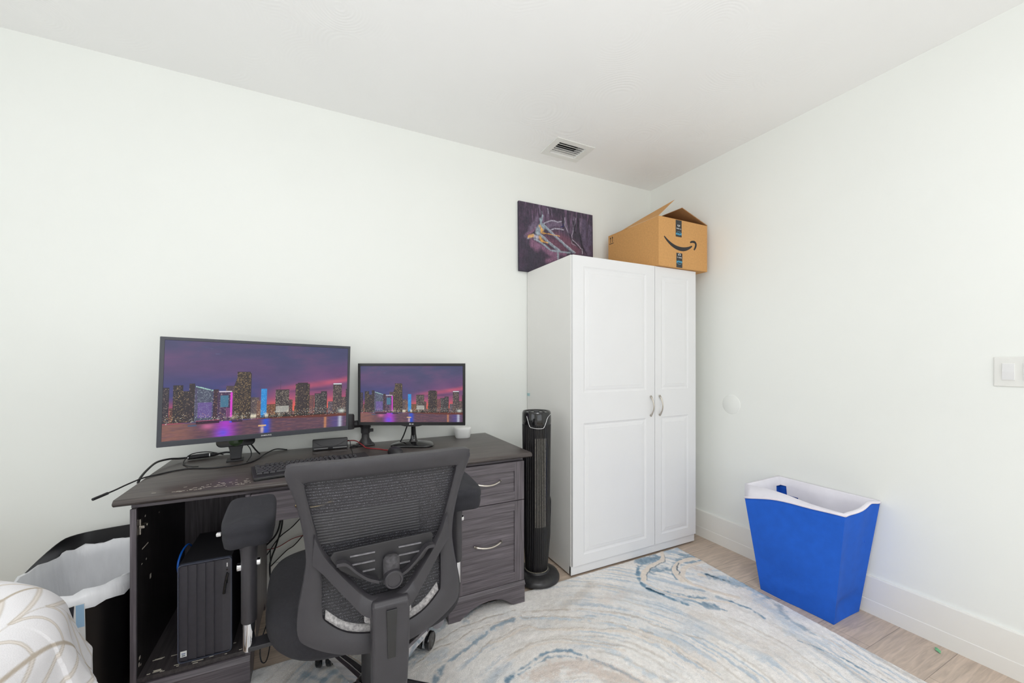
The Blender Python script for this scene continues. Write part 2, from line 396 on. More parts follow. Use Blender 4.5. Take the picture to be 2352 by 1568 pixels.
def vnoise(X, Y, scale, seed=0, octaves=3):
    """smooth value noise, numpy, range about -1..1"""
    out = np.zeros(X.shape); amp = 1; tot = 0
    for o in range(octaves):
        g = np.random.default_rng(seed + o * 17).uniform(-1, 1, (256, 256))
        x = X * scale * 2 ** o + 31.7 * o; y = Y * scale * 2 ** o + 11.3 * o
        xi = np.floor(x).astype(int); yi = np.floor(y).astype(int)
        fx = x - xi; fy = y - yi
        fx = fx * fx * (3 - 2 * fx); fy = fy * fy * (3 - 2 * fy)
        a = g[xi % 256, yi % 256]; b = g[(xi + 1) % 256, yi % 256]
        c = g[xi % 256, (yi + 1) % 256]; d = g[(xi + 1) % 256, (yi + 1) % 256]
        out += amp * ((a * (1 - fx) + b * fx) * (1 - fy) + (c * (1 - fx) + d * fx) * fy)
        tot += amp; amp *= .5
    return out / tot


WALL = lin(241, 243, 239)
M = {}
M['wall'] = pmat('wall_paint', WALL, .55, var=.012, vscale=1.5, bump=.12, bscale=55, spec=.3)
M['trimw'] = pmat('trim_paint', lin(240, 239, 234), .45, var=.01, bump=.05, bscale=40)
M['lam'] = pmat('white_laminate', lin(232, 232, 233), .38, var=.008, bump=.03, bscale=80)
M['lam2'] = pmat('white_melamine', lin(233, 232, 229), .4, var=.008)
M['woodX'] = wood('ash_grain_along_x', 'X')
M['woodZ'] = wood('ash_grain_along_z', 'Z')
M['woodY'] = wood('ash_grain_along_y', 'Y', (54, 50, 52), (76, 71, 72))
M['woodtop'] = wood('desktop_wood', 'X', (64, 58, 57), (88, 81, 78), .28)
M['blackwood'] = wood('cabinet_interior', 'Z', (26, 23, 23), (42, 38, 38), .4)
M['nickel'] = pmat('brushed_nickel', lin(205, 198, 188), .28, metal=1, var=.05)
M['chrome'] = pmat('chrome', lin(225, 225, 228), .08, metal=1, var=.02)
M['plast'] = pmat('matte_black_plastic', lin(56, 54, 58), .45, var=.06, vscale=30, bump=.15, bscale=700)
M['plast2'] = pmat('dark_plastic', lin(40, 39, 42), .45, var=.05, bump=.1, bscale=500)
M['gloss'] = pmat('gloss_black', lin(18, 18, 20), .12, var=.05, coat=.4)
M['fanblk'] = pmat('fan_black', lin(20, 19, 21), .28, var=.1, vscale=20)
M['fabric'] = pmat('black_fabric', lin(40, 39, 44), .9, var=.15, vscale=120, bump=.4, bscale=900)
M['foam'] = pmat('armrest_cover', lin(40, 40, 46), .85, var=.1, vscale=40, bump=.4, bscale=500)
M['dust'] = pmat('dusty_lining', lin(175, 172, 172), 1.0, var=.35, vscale=160, bump=.5, bscale=500)
M['blackvoid'] = pmat('black_hole', lin(12, 12, 12), .9)
M['cable'] = pmat('cable_rubber', lin(30, 29, 32), .5)
M['redcable'] = pmat('red_cable', lin(150, 45, 50), .5)
M['bluecable'] = pmat('blue_cable', lin(25, 95, 190), .4)
M['white'] = pmat('white_plastic', lin(238, 238, 236), .3)
M['bezel'] = pmat('graphite_bezel', lin(66, 68, 76), .4)
M['bezel2'] = pmat('black_bezel', lin(30, 29, 31), .3)
M['label'] = pmat('printed_white', lin(230, 230, 230), .5)
M['silver'] = pmat('silver_trim', lin(215, 215, 215), .25, metal=.6)
M['card'] = pmat('cardboard', lin(208, 156, 96), .85, var=.06, vscale=90, bump=.15, bscale=300)
M['cardin'] = pmat('cardboard_inside', lin(170, 122, 75), .9, var=.06, vscale=60)
M['ink'] = pmat('black_ink', lin(38, 36, 38), .55, var=.05)
M['tape'] = pmat('black_tape', lin(42, 44, 48), .35)
M['primeblue'] = pmat('blue_ink', lin(90, 185, 225), .5)
M['blue'] = pmat('blue_cloth', lin(18, 92, 202), .8, var=.05, vscale=25, bump=.25, bscale=600)
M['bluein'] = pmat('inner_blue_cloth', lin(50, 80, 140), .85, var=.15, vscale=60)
M['lining'] = pmat('white_lining', lin(232, 230, 238), .8, var=.03, vscale=15, bump=.1, bscale=200)
M['piping'] = pmat('white_piping', lin(238, 232, 240), .8)
M['bag'] = pmat('bin_liner', lin(238, 239, 243), .3, var=.05, vscale=25, bump=1.0, bscale=60, stretch=(1, 1, .22))
M['binblk'] = pmat('bin_black', lin(22, 20, 22), .3, var=.1)
M['greenleaf'] = pmat('green_scrap', lin(120, 190, 140), .6)
M['whiteflat'] = pmat('white_vinyl', lin(232, 232, 228), .5)

# ------------------------------------------------------------------ the room
XR, YB, H, XL, YF = 2.376, 2.347, 2.538, -2.4, -2.35


def wall_with_hole(name, mat, axis, c0, c1, a0, a1, hole):
    """a wall slab (c0..c1 thick) along a, with one opening (h0,h1,z0,z1) or none"""
    mb = MB()
    def bx(u0, u1, z0, z1):
        if axis == 'X':
            mb.box(u0, u1, c0, c1, z0, z1)
        else:
            mb.box(c0, c1, u0, u1, z0, z1)
    if hole:
        h0, h1, z0, z1 = hole
        bx(a0, h0, 0, H); bx(h1, a1, 0, H); bx(h0, h1, 0, z0); bx(h0, h1, z1, H)
    else:
        bx(a0, a1, 0, H)
    return tag(mb.build(name, mat), kind='structure')


wall_with_hole('wall_back', M['wall'], 'X', YB, YB + .12, XL - .1, XR + .12, None)
wall_with_hole('wall_right', M['wall'], 'Y', XR, XR + .12, YF - .1, YB, None)
wall_with_hole('wall_left', M['wall'], 'Y', XL - .12, XL, YF - .1, YB, (-1.35, .65, .75, 2.2))
wall_with_hole('wall_front', M['wall'], 'X', YF - .12, YF, XL, XR, (-.75, 1.85, .7, 2.25))
for k, (x0, x1, y0, y1, z0, z1, ax) in enumerate([(XL - .09, XL - .04, -1.35, .65, .75, 2.2, 'Y'), (-.75, 1.85, YF - .09, YF - .04, .7, 2.25, 'X')]):
    mb = MB()
    if ax == 'Y':
        for a, b, c, d in ((y0, y1, z0, z0 + .05), (y0, y1, z1 - .05, z1), (y0, y0 + .05, z0, z1), (y1 - .05, y1, z0, z1), ((y0 + y1) / 2 - .02, (y0 + y1) / 2 + .02, z0, z1)):
            mb.box(x0, x1, a, b, c, d)
    else:
        for a, b, c, d in ((x0, x1, z0, z0 + .05), (x0, x1, z1 - .05, z1), (x0, x0 + .05, z0, z1), (x1 - .05, x1, z0, z1), ((x0 + x1) / 2 - .02, (x0 + x1) / 2 + .02, z0, z1)):
            mb.box(a, b, y0, y1, c, d)
    tag(mb.build('window_%d' % (k + 1), M['trimw']), kind='structure')

# baseboards: tall board with a small bead line, plus quarter round
def base_prof(y_or_x, sgn):
    w = y_or_x
    return [(w, 0), (w + sgn * .0135, 0), (w + sgn * .0135, .064), (w + sgn * .012, .067), (w + sgn * .012, .174), (w + sgn * .010, .178), (w, .178)]
mb = MB(); mb.prism([(p[0], p[1]) for p in base_prof(XR, -1)], 'Y', YF, YB)
tag(mb.build('baseboard_right', M['trimw']), kind='structure')
mb = MB(); mb.prism([(p[0], p[1]) for p in base_prof(YB, -1)], 'X', XL, XR - .014)
tag(mb.build('baseboard_back', M['trimw']), kind='structure')

# ceiling with swirled plaster
cm = pmat('ceiling_plaster', lin(246, 246, 245), .7, var=.01, vscale=2, spec=.2)
nt = cm.node_tree; bs = nt.nodes['Principled BSDF']
tc = nt.nodes.new('ShaderNodeTexCoord')
vor = nt.nodes.new('ShaderNodeTexVoronoi'); vor.inputs['Scale'].default_value = 3.2
nz = nt.nodes.new('ShaderNodeTexNoise'); nz.inputs['Scale'].default_value = 3.0; nz.inputs['Detail'].default_value = 2
mrr = nt.nodes.new('ShaderNodeVectorMath'); mrr.operation = 'MULTIPLY_ADD'
mrr.inputs[1].default_value = (.05, .05, .05)
nt.links.new(nz.outputs[1], mrr.inputs[0]); nt.links.new(tc.outputs['Object'], mrr.inputs[2])
nt.links.new(tc.outputs['Object'], nz.inputs['Vector'])
nt.links.new(mrr.outputs[0], vor.inputs['Vector'])
mul = nt.nodes.new('ShaderNodeMath'); mul.operation = 'MULTIPLY'; mul.inputs[1].default_value = 150
nt.links.new(vor.outputs['Distance'], mul.inputs[0])
sn = nt.nodes.new('ShaderNodeMath'); sn.operation = 'SINE'; nt.links.new(mul.outputs[0], sn.inputs[0])
nm = nt.nodes.new('ShaderNodeTexNoise'); nm.inputs['Scale'].default_value = 2.2; nm.inputs['Detail'].default_value = 4
nt.links.new(tc.outputs['Object'], nm.inputs['Vector'])
mk = nt.nodes.new('ShaderNodeMapRange'); mk.inputs[1].default_value = .48; mk.inputs[2].default_value = .66
nt.links.new(nm.outputs[0], mk.inputs[0])
mm = nt.nodes.new('ShaderNodeMath'); mm.operation = 'MULTIPLY'
nt.links.new(sn.outputs[0], mm.inputs[0]); nt.links.new(mk.outputs[0], mm.inputs[1])
ad = nt.nodes.new('ShaderNodeMath'); ad.operation = 'MULTIPLY_ADD'; ad.inputs[1].default_value = 1.0
nf = nt.nodes.new('ShaderNodeTexNoise'); nf.inputs['Scale'].default_value = 30
nt.links.new(tc.outputs['Object'], nf.inputs['Vector'])
nt.links.new(nf.outputs[0], ad.inputs[0]); nt.links.new(mm.outputs[0], ad.inputs[2])
bp = nt.nodes.new('ShaderNodeBump'); bp.inputs['Strength'].default_value = .11; bp.inputs['Distance'].default_value = .004
nt.links.new(ad.outputs[0], bp.inputs['Height']); nt.links.new(bp.outputs[0], bs.inputs['Normal'])
VX0, VX1, VY0, VY1 = 1.345, 1.535, 2.055, 2.19      # duct opening over the register
mb = MB()
mb.box(XL - .1, VX0, YF - .1, YB + .1, H, H + .1); mb.box(VX1, XR + .1, YF - .1, YB + .1, H, H + .1)
mb.box(VX0, VX1, YF - .1, VY0, H, H + .1); mb.box(VX0, VX1, VY1, YB + .1, H, H + .1)
tag(mb.build('ceiling', cm), kind='structure')

# floor: grey-brown planks running along X
fm = bpy.data.materials.new('vinyl_planks'); fm.use_nodes = True
nt = fm.node_tree; bs = nt.nodes['Principled BSDF']; bs.inputs['Roughness'].default_value = .42
tc = nt.nodes.new('ShaderNodeTexCoord')
br = nt.nodes.new('ShaderNodeTexBrick')
br.inputs['Scale'].default_value = 1.0; br.inputs['Brick Width'].default_value = 1.22; br.inputs['Row Height'].default_value = .18
br.inputs['Mortar Size'].default_value = .0012; br.inputs['Mortar Smooth'].default_value = .3; br.offset = .37
br.inputs['Color1'].default_value = lin(212, 192, 174); br.inputs['Color2'].default_value = lin(200, 181, 164); br.inputs['Mortar'].default_value = lin(150, 135, 122)
mp = nt.nodes.new('ShaderNodeMapping'); mp.inputs['Location'].default_value = (.35, .06, 0)
nt.links.new(tc.outputs['Object'], mp.inputs[0]); nt.links.new(mp.outputs[0], br.inputs['Vector'])
mp2 = nt.nodes.new('ShaderNodeMapping'); mp2.inputs['Scale'].default_value = (3.0, 34, 1)
gn = nt.nodes.new('ShaderNodeTexNoise'); gn.inputs['Scale'].default_value = 2.0; gn.inputs['Detail'].default_value = 8; gn.inputs['Distortion'].default_value = 1.2
nt.links.new(tc.outputs['Object'], mp2.inputs[0]); nt.links.new(mp2.outputs[0], gn.inputs['Vector'])
mr = nt.nodes.new('ShaderNodeMapRange'); mr.inputs[1].default_value = .3; mr.inputs[2].default_value = .72; mr.inputs[3].default_value = .74; mr.inputs[4].default_value = 1.10
nt.links.new(gn.outputs[0], mr.inputs[0])
sc_ = nt.nodes.new('ShaderNodeVectorMath'); sc_.operation = 'SCALE'
nt.links.new(br.outputs[0], sc_.inputs[0]); nt.links.new(mr.outputs[0], sc_.inputs['Scale']); nt.links.new(sc_.outputs[0], bs.inputs['Base Color'])
mb = MB(); mb.box(XL - .1, XR + .12, YF - .1, YB + .12, -.08, 0)
tag(mb.build('floor', fm), kind='structure')

# ceiling register
v = thing('ceiling_vent', 'white slatted air register in the ceiling', 'vent', (1.44, 2.122, H))
mb = MB()
for a, b, c, d in ((-.14, .14, -.103, -.066), (-.14, .14, .066, .103), (-.14, -.097, -.066, .066), (.097, .14, -.066, .066)):
    mb.box(a, b, c, d, -.006, 0)
mb.build('frame', M['whiteflat'], v, bevel=.002)
mb = MB()
for k in range(6):
    y = -.055 + k * .022
    m = Matrix.Rotation(math.radians((14, 24, 34, 30, 18, 12)[k]), 3, 'X')
    mb.box(-.097, .097, -.0102, .0102, -.0007, .0007, rot=m, at=(0, y, .004))
mb.build('slats', M['whiteflat'], v)
mb = MB(); mb.box(-.097, .097, -.068, .068, .045, .05); mb.build('duct', M['blackvoid'], v)

# light switch and blank cover on the right wall
s = thing('light_switch', 'white double gang wall plate with rocker switch', 'light switch', (XR, .509, 1.158))
mb = MB(); mb.box(-.006, 0, -.057, .057, -.057, .057); mb.build('plate', M['whiteflat'], s, bevel=.003)
for yy in (.0195, -.0325):
    mb = MB(); mb.box(-.0085, -.004, yy - .0165, yy + .0165, -.033, .033); mb.build('rocker_frame', M['white'], s, bevel=.0008)
    mb = MB(); mb.prism([(-.0085, -.030), (-.0105, -.030), (-.0125, .0), (-.0105, .030), (-.0085, .030)], 'Y', yy - .0145, yy + .0145)
    # prism axis Y gives (u,w,v)
    mb.build('rocker', M['label'], s)
for zz in (-.046, .046):
    mb = MB(); mb.lathe([(0.0001, -.0072), (.003, -.0068), (.003, -.005)], 12, .0195, zz, 'X'); mb.build('screw', M['whiteflat'], s)
mb = MB(); mb.lathe([(0.0001, -.004), (.055, -.004), (.060, -.002), (.061, 0)], 40, 0, 0, 'X')
o = mb.build('round_cover', M['wall'], None, loc=(XR, 1.662, .922), smooth=True, auto=30)
tag(o, 'round painted blank cover plate low on the right wall', 'cover plate')

# ------------------------------------------------------------------ panelled boards
def panel_board(mb, x0, x1, z0, z1, y, th, panels, rings):
    """front at y (facing -Y) with sunk/raised rectangles; rings = (inset, depth)"""
    xs = sorted({x0, x1} | {p[0] for p in panels} | {p[1] for p in panels})
    zs = sorted({z0, z1} | {p[2] for p in panels} | {p[3] for p in panels})
    def inpan(xa, xb, za, zb):
        return any(p[0] <= xa + 1e-6 and xb <= p[1] + 1e-6 and p[2] <= za + 1e-6 and zb <= p[3] + 1e-6 for p in panels)
    for i in range(len(xs) - 1):
        for j in range(len(zs) - 1):
            if not inpan(xs[i], xs[i + 1], zs[j], zs[j + 1]):
                mb.add([(xs[i], y, zs[j]), (xs[i + 1], y, zs[j]), (xs[i + 1], y, zs[j + 1]), (xs[i], y, zs[j + 1])], [(0, 1, 2, 3)])
    for (a, b, c, d) in panels:
        rr = [[(a + s, y + q, c + s), (b - s, y + q, c + s), (b - s, y + q, d - s), (a + s, y + q, d - s)] for s, q in rings]
        n = len(mb.v)
        mb.add([p for r in rr for p in r], [(4 * i + k, 4 * i + (k + 1) % 4, 4 * i + 4 + (k + 1) % 4, 4 * i + 4 + k) for i in range(len(rr) - 1) for k in range(4)] + [tuple(4 * (len(rr) - 1) + k for k in range(4))])
    # sides and back
    mb.add([(x0, y, z0), (x1, y, z0), (x1, y, z1), (x0, y, z1), (x0, y + th, z0), (x1, y + th, z0), (x1, y + th, z1), (x0, y + th, z1)],
           [(0, 4, 5, 1), (1, 5, 6, 2), (2, 6, 7, 3), (3, 7, 4, 0), (4, 7, 6, 5)])
    return mb


def bow_handle(parent, cx, y, cz, length, vertical=False, mat=None, sag=0.0, r=.0045, out=.024):
    pts = []
    for k in range(13):
        t = -1 + 2 * k / 12
        d = out * (1 - t * t) + .004
        u = t * length / 2
        pts.append((cx, y - d, cz + u) if vertical else (cx + u, y - d, cz - sag * (1 - t * t)))
    rs = [r * (.9 + .5 * abs(-1 + 2 * k / 12) ** 3) for k in range(13)]
    mb = MB(); mb.tube(pts, rs, 10)
    for t in (-1, 1):
        u = t * length / 2
        c = (cx, cz + u) if vertical else (cx + u, cz)
        mb.lathe([(.006, y - .006), (.005, y + .0005)], 12, c[0], c[1], 'Y')
    return mb.build('handle', mat or M['nickel'], parent, smooth=True)


# ------------------------------------------------------------------ wardrobe
W = thing('wardrobe', 'tall white two-door wardrobe with raised panels in the corner', 'wardrobe', (1.27, 1.823, 0))
WW, WD, WH, zb = .978, .518, 1.787, .012
mb = MB(); mb.box(0, .016, .018, WD, zb, WH - .0); mb.build('side_panel', M['lam2'], W, bevel=.0006)
mb = MB(); mb.box(WW - .016, WW, .018, WD, zb, WH); mb.build('side_panel', M['lam2'], W, bevel=.0006)
mb = MB(); mb.box(.016, WW - .016, .018, WD, WH - .016, WH); mb.build('top_panel', M['lam2'], W)
mb = MB(); mb.box(.016, WW - .016, WD - .006, WD, zb, WH - .016); mb.build('back_panel', M['lam2'], W)
mb = MB(); mb.box(.016, WW - .016, .02, WD - .006, .062, .078); mb.build('bottom_panel', M['lam2'], W)
mb = MB(); mb.box(.0, WW, .012, .03, zb, .060); mb.build('plinth', M['lam'], W, bevel=.001)
rings = [(0, 0), (.004, .0025), (.010, .0045), (.015, .0045), (.019, .003), (.034, .0015), (.036, .0005), (.038, 0.001)]
for (x0, x1, pa, pb, hx) in ((.003, .611, .075, .542, .578), (.615, WW - .001, .667, .908, .652)):
    mb = MB()
    panel_board(mb, x0, x1, .064, WH - .003, 0, .018, [(pa, pb, .118, .850), (pa, pb, 1.020, 1.727)], rings)
    d = mb.build('door', M['lam'], W, bevel=.0012)
    bow_handle(d, hx, 0, .922, .118, True)
for x in (.08, .86):
    mb = MB(); mb.box(x - .025, x + .025, .03, .06, 0, zb); mb.build('foot', M['plast2'], W)
mb = MB(); mb.box(-.003, -.0002, .485, .515, .967, .985); mb.build('hinge_tab', pmat('pale_blue_tab', lin(170, 205, 210), .5), W)

# ------------------------------------------------------------------ desk (legs stand on the rug edge)
D = thing('computer_desk', 'dark grey wood-grain desk with drawers at right and an open cabinet at left', 'desk', (0, 0, 0))
YD = 1.750
# top with rounded front nose
prof = []
for k in range(9):
    a = -PI / 2 - PI * k / 8
    prof.append((1.745 + .010 * math.cos(a) * 1.0 - 0.0, .7335 + .0115 * math.sin(a)))
prof = [(2.340, .722)] + [(1.741 - .012 * math.sin(math.pi * k / 8), .722 + .023 * k / 8) for k in range(9)] + [(2.340, .745)]
mb = MB(); mb.prism(prof, 'X', -.588, .965)
mb.build('desktop', M['woodtop'], D, smooth=True, auto=40)
mb = MB(); mb.box(-.552, .932, 1.768, 2.325, .705, .722); mb.build('sub_top', M['woodX'], D)
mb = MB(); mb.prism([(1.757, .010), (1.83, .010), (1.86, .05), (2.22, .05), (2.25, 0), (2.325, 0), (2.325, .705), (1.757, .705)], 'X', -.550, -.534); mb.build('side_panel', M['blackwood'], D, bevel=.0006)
mb = MB(); mb.box(-.550, -.534, 1.750, 1.757, 0.010, .705); mb.build('edge_band', M['woodZ'], D)
# divider with shaped foot
mb = MB(); mb.prism([(1.752, 0.010), (1.83, 0.010), (1.86, .05), (2.22, .05), (2.25, 0), (2.325, 0), (2.325, .705), (1.752, .705)], 'X', -.229, -.213)
mb.build('divider_panel', M['woodZ'], D, bevel=.0006)
mb = MB(); mb.box(-.534, -.229, 2.31, 2.318, .13, .705); mb.build('cabinet_back', M['woodZ'], D)
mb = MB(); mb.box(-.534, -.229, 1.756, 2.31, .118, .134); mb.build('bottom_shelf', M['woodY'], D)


def plinth_board(name, x0, x1, arch):
    t = thing_part = MB()
    z1 = .098
    if arch:
        pts = [(x0, 0.010)]
        w = x1 - x0
        seq = [(.145, 0.0), (.175, .012), (.24, .030), (.31, .044), (.40, .057), (.50, .062), (.60, .060), (.68, .050), (.76, .030), (.80, .014), (.84, .003), (1.0, 0.0)]
        pts += [(x0 + w * u, .010 + z * .86) for u, z in seq] + [(x1, z1), (x0, z1)]
    else:
        pts = [(x0, 0.010), (x1, 0.010), (x1, z1), (x0, z1)]
    t.prism(pts, 'Y', 1.742, 1.758)
    return t.build(name, M['woodX'], D, bevel=.0008)


plinth_board('plinth', .541, .930, True)
plinth_board('plinth', -.534, -.213, False)
for x0, x1 in ((.539, .932), (-.534, -.213)):
    mb = MB(); mb.prism([(1.760, .096), (1.740, .096), (1.738, .101), (1.741, .105), (1.745, .109), (1.748, .116), (1.760, .116)], 'X', x0, x1)
    mb.build('moulding', M['woodX'], D, smooth=True, auto=30)
# pedestal carcass
mb = MB(); mb.prism([(1.758, .010), (1.83, .010), (1.86, .05), (2.24, .05), (2.27, 0), (2.325, 0), (2.325, .705), (1.758, .705)], 'X', .914, .930); mb.build('side_panel', M['woodY'], D)
mb = MB(); mb.prism([(1.758, .010), (1.83, .010), (1.86, .05), (2.24, .05), (2.27, 0), (2.325, 0), (2.325, .705), (1.758, .705)], 'X', .543, .559); mb.build('side_panel', M['woodY'], D)
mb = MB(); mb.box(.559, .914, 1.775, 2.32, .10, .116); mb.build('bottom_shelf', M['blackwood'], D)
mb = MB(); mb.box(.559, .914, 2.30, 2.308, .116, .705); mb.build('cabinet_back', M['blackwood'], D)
shk = [(0, 0), (.0008, .005), (.002, .0058)]
def drawer(x0, x1, z0, z1, pz0, pz1, hx, hz, hl, flat=False, hm=None):
    mb = MB()
    if flat:
        mb.box(x0, x1, YD, YD + .016, z0, z1)
    else:
        panel_board(mb, x0, x1, z0, z1, YD, .016, [(x0 + .052, x1 - .052, pz0, pz1)], shk)
    d = mb.build('drawer', M['woodX'], D, bevel=.0008)
    if not flat:
        for a, b in ((x0 + .0003, x0 + .0515), (x1 - .0515, x1 - .0003)):
            m2 = MB(); m2.box(a, b, YD - .0006, YD + .001, z0 + .0003, z1 - .0003)
            m2.build('stile', M['woodZ'], d)
    bow_handle(d, hx, YD, hz, hl, False, mat=hm, sag=.008, out=.02)
    return d
drawer(.556, .930, .516, .704, .560, .662, .737, .622, .125)
drawer(.556, .930, .118, .512, .166, .466, .737, .330, .135)
drawer(-.211, .541, .594, .704, 0, 0, .0, .642, .125, flat=True, hm=pmat('brass_toned_handle', lin(195, 175, 130), .3, metal=1))
mb = MB(); mb.box(-.213, .543, 2.0, 2.012, .60, .705); mb.build('drawer_back', M['blackwood'], D)
# hinge left on the panel, and holes / scratches
mb = MB(); mb.box(-.534, -.529, 1.772, 1.786, .610, .662)
mb.box(-.532, -.517, 1.764, 1.80, .633, .642); mb.lathe([(0.0001, -.516), (.006, -.516), (.006, -.53)], 10, 1.792, .637, 'X')
mb.build('hinge', M['nickel'], D, bevel=.001)
mb = MB()
for (y, z, w, h) in ((1.83, .655, .004, .006), (1.97, .69, .004, .006), (1.97, .62, .004, .005), (1.83, .55, .028, .004), (1.84, .50, .003, .006), (1.80, .50, .004, .003), (1.88, .42, .006, .016), (1.78, .19, .006, .01), (1.775, .17, .004, .012), (1.79, .16, .003, .006)):
    mb.box(-.5342, -.5338, y - w, y + w, z - h / 2, z + h / 2)
mb.build('chips', pmat('chipped_edge', lin(200, 190, 180), .8), D)['kind'] = 'stuff'
mb = MB()
for k in range(26):
    x = random.uniform(-.52, -.24); y = random.choice([1.757, 1.76, 1.765, 1.80, 1.83]) + random.uniform(0, .02)
    a = random.uniform(.003, .014)
    mb.box(x - a, x + a, y - .0012, y + .0012, .1341, .1349)
for k in range(58):
    x = random.gauss(-.33, .075); y = 1.755 + abs(random.gauss(0, .03))
    a = random.uniform(.0012, .006)
    if -.56 < x < -.2:
        mb.box(x - a, x + a, y - .0006, y + .0006, .7449, .7456, rot=random.uniform(-.5, .3) * 0)
mb.build('scratches', pmat('scratch_marks', lin(205, 198, 184), .8), D)['kind'] = 'stuff'

# ------------------------------------------------------------------ canvas painting
def paint(strokes, U, V, cols, base, warp=.006, seed=3, asp=1.3):
    C = base.copy()
    wx = U + warp * vnoise(U * asp, V, 22, seed); wy = V + warp * vnoise(U * asp, V, 22, seed + 5)
    for c, w, pts in strokes:
        d, t = seg_dist(wx * asp, wy, [(p[0] * asp, p[1]) for p in pts])
        w = w * .95
        a = np.clip(1.35 - d / w * 1.1, 0, 1) * np.clip(.75 + .5 * vnoise(U * asp, V, 60, seed + 9), 0, 1)
        C = C * (1 - a[..., None]) + lin_np(cols[c])[None, None] * a[..., None]
    return C
PC = dict(m=(124, 76, 100), r=(108, 58, 78), v=(146, 98, 132), u=(122, 104, 132), w=(186, 182, 202), g=(158, 180, 194), b=(112, 142, 162), y=(245, 178, 45), q=(104, 90, 120), k=(44, 42, 54), n=(25, 35, 110))
nx, ny = 330, 254
U, V = np.meshgrid(np.linspace(0, 1, nx), np.linspace(0, 1, ny))
n1 = vnoise(U * 1.3, V, 5, 1, 4); n2 = vnoise(U * 14, V * 1.6, 3, 2, 3); n3 = vnoise(U * 1.3, V, 40, 4, 2)
base = lin_np((66, 60, 76))[None, None] * np.ones((ny, nx, 1))
a = np.clip(.35 + .8 * n1 + .5 * n3, 0, 1)[..., None] * .55
base = base * (1 - a) + lin_np((98, 68, 98))[None, None] * a
a = (np.clip(n2 * 2.0, 0, 1) * np.clip((V - .30) * 2, 0, 1))[..., None] * .75
base = base * (1 - a) + lin_np((128, 98, 132))[None, None] * a
PCOL = paint(PAINT, U, V, PC, base)
fs_ = (vnoise(U * 60, V * 9, 2, 77, 2) * .5 + vnoise(U * 50, V * 40, 3, 78, 2) * .5)[..., None]
PCOL = np.clip(PCOL * (1 + .5 * fs_), 0, 1)
gr_ = PCOL.mean(2, keepdims=True); PCOL = gr_ + (PCOL - gr_) * .82
pt = thing('canvas_painting', 'unframed purple and grey canvas painting leaning on the wall above the wardrobe', 'painting', (1.198, 2.322, 1.789), rot=(math.radians(-1.0), 0, 0))
mb = MB(); mb.box(0, .602, .0005, .018, 0, .462); mb.build('stretcher', pmat('canvas_edge', lin(60, 55, 70), .8, var=.2, vscale=30), pt, bevel=.003)
P = np.stack([U * .598 + .002, np.zeros_like(U) - .0004, V * .458 + .002], -1)
tint_grid('painted_canvas', P, PCOL, attr_mat('oil_paint', .5, bump=.3, bscale=120), pt)

# ------------------------------------------------------------------ cardboard box on the wardrobe
B = thing('cardboard_box', 'open brown shipping box with a black curved-arrow logo on top of the wardrobe', 'box', (1.895, 1.803, 1.7875))
bw, bd, bh, t_ = .438, .47, .305, .004
def wallp(name, *a, mat=None):
    mb = MB(); mb.box(*a); return mb.build(name, mat or M['card'], B, bevel=.001)
wallp('bottom', 0, bw, 0, bd, 0, t_); wallp('front_side', 0, bw, 0, t_, t_, bh)
wallp('back_side', 0, bw, bd - t_, bd, t_, bh); wallp('left_side', 0, t_, t_, bd - t_, t_, bh); wallp('right_side', bw - t_, bw, t_, bd - t_, t_, bh)
# flaps
mb = MB()
A0 = [(0, 0, bh), (0, .25, bh + .001), (0.0, bd, bh)]
A1 = [(.135, .0, bh + .118), (.10, .25, bh + .072), (.045, bd, bh + .012)]
mb.ribbon(A0, A1, (.002, 0, .003)); mb.build('left_flap', M['card'], B)
mb = MB()
mb.ribbon([(bw, 0, bh), (bw, bd, bh)], [(bw - .235, .0, bh + .078), (bw - .20, bd, bh + .10)], (0.001, 0, .004)); mb.build('right_flap', M['cardin'], B)
mb = MB(); mb.box(.006, bw - .006, t_, t_ + .003, bh - .17, bh - .010, rot=Matrix.Rotation(math.radians(-5), 3, 'X'), at=(0, .006, 0)); mb.build('front_flap', M['cardin'], B)
# logo: smile with arrow head
def smile(u):  # u 0..1 -> x,z
    x = .055 + .222 * u
    return x, .172 - .083 * math.sin(math.pi * min(1, (u * .86) + .02)) ** .9 - .004 * u
top, bot = [], []
SM = [(.046, .184, .004), (.072, .163, .007), (.105, .143, .0095), (.145, .128, .0115), (.185, .122, .0125), (.222, .124, .012), (.258, .134, .009), (.288, .149, .005), (.294, .153, .002)]
SMv = catmull([(p[0], p[1], p[2]) for p in SM], 5)
for i, p in enumerate(SMv):
    q0 = SMv[max(0, i - 1)]; q1 = SMv[min(len(SMv) - 1, i + 1)]
    tx, tz = q1[0] - q0[0], q1[1] - q0[1]; L = math.hypot(tx, tz)
    nx_, nz_ = -tz / L, tx / L
    top.append((p[0] + nx_ * p[2], -.0006, p[1] + nz_ * p[2])); bot.append((p[0] - nx_ * p[2], -.0006, p[1] - nz_ * p[2]))
mb = MB(); mb.ribbon(top, bot, (0, .0008, 0))
AH = catmull([(.276, .174, .005), (.295, .181, .0065), (.318, .181, .0075), (.329, .168, .008), (.324, .148, .007), (.312, .130, .005)], 5)
top, bot = [], []
for i, p in enumerate(AH):
    q0 = AH[max(0, i - 1)]; q1 = AH[min(len(AH) - 1, i + 1)]
    tx, tz = q1[0] - q0[0], q1[1] - q0[1]; L = math.hypot(tx, tz)
    top.append((p[0] - tz / L * p[2], -.0006, p[1] + tx / L * p[2])); bot.append((p[0] + tz / L * p[2], -.0006, p[1] - tx / L * p[2]))
mb.ribbon(top, bot, (0, .0008, 0)); mb.build('printed_logo', M['ink'], B)
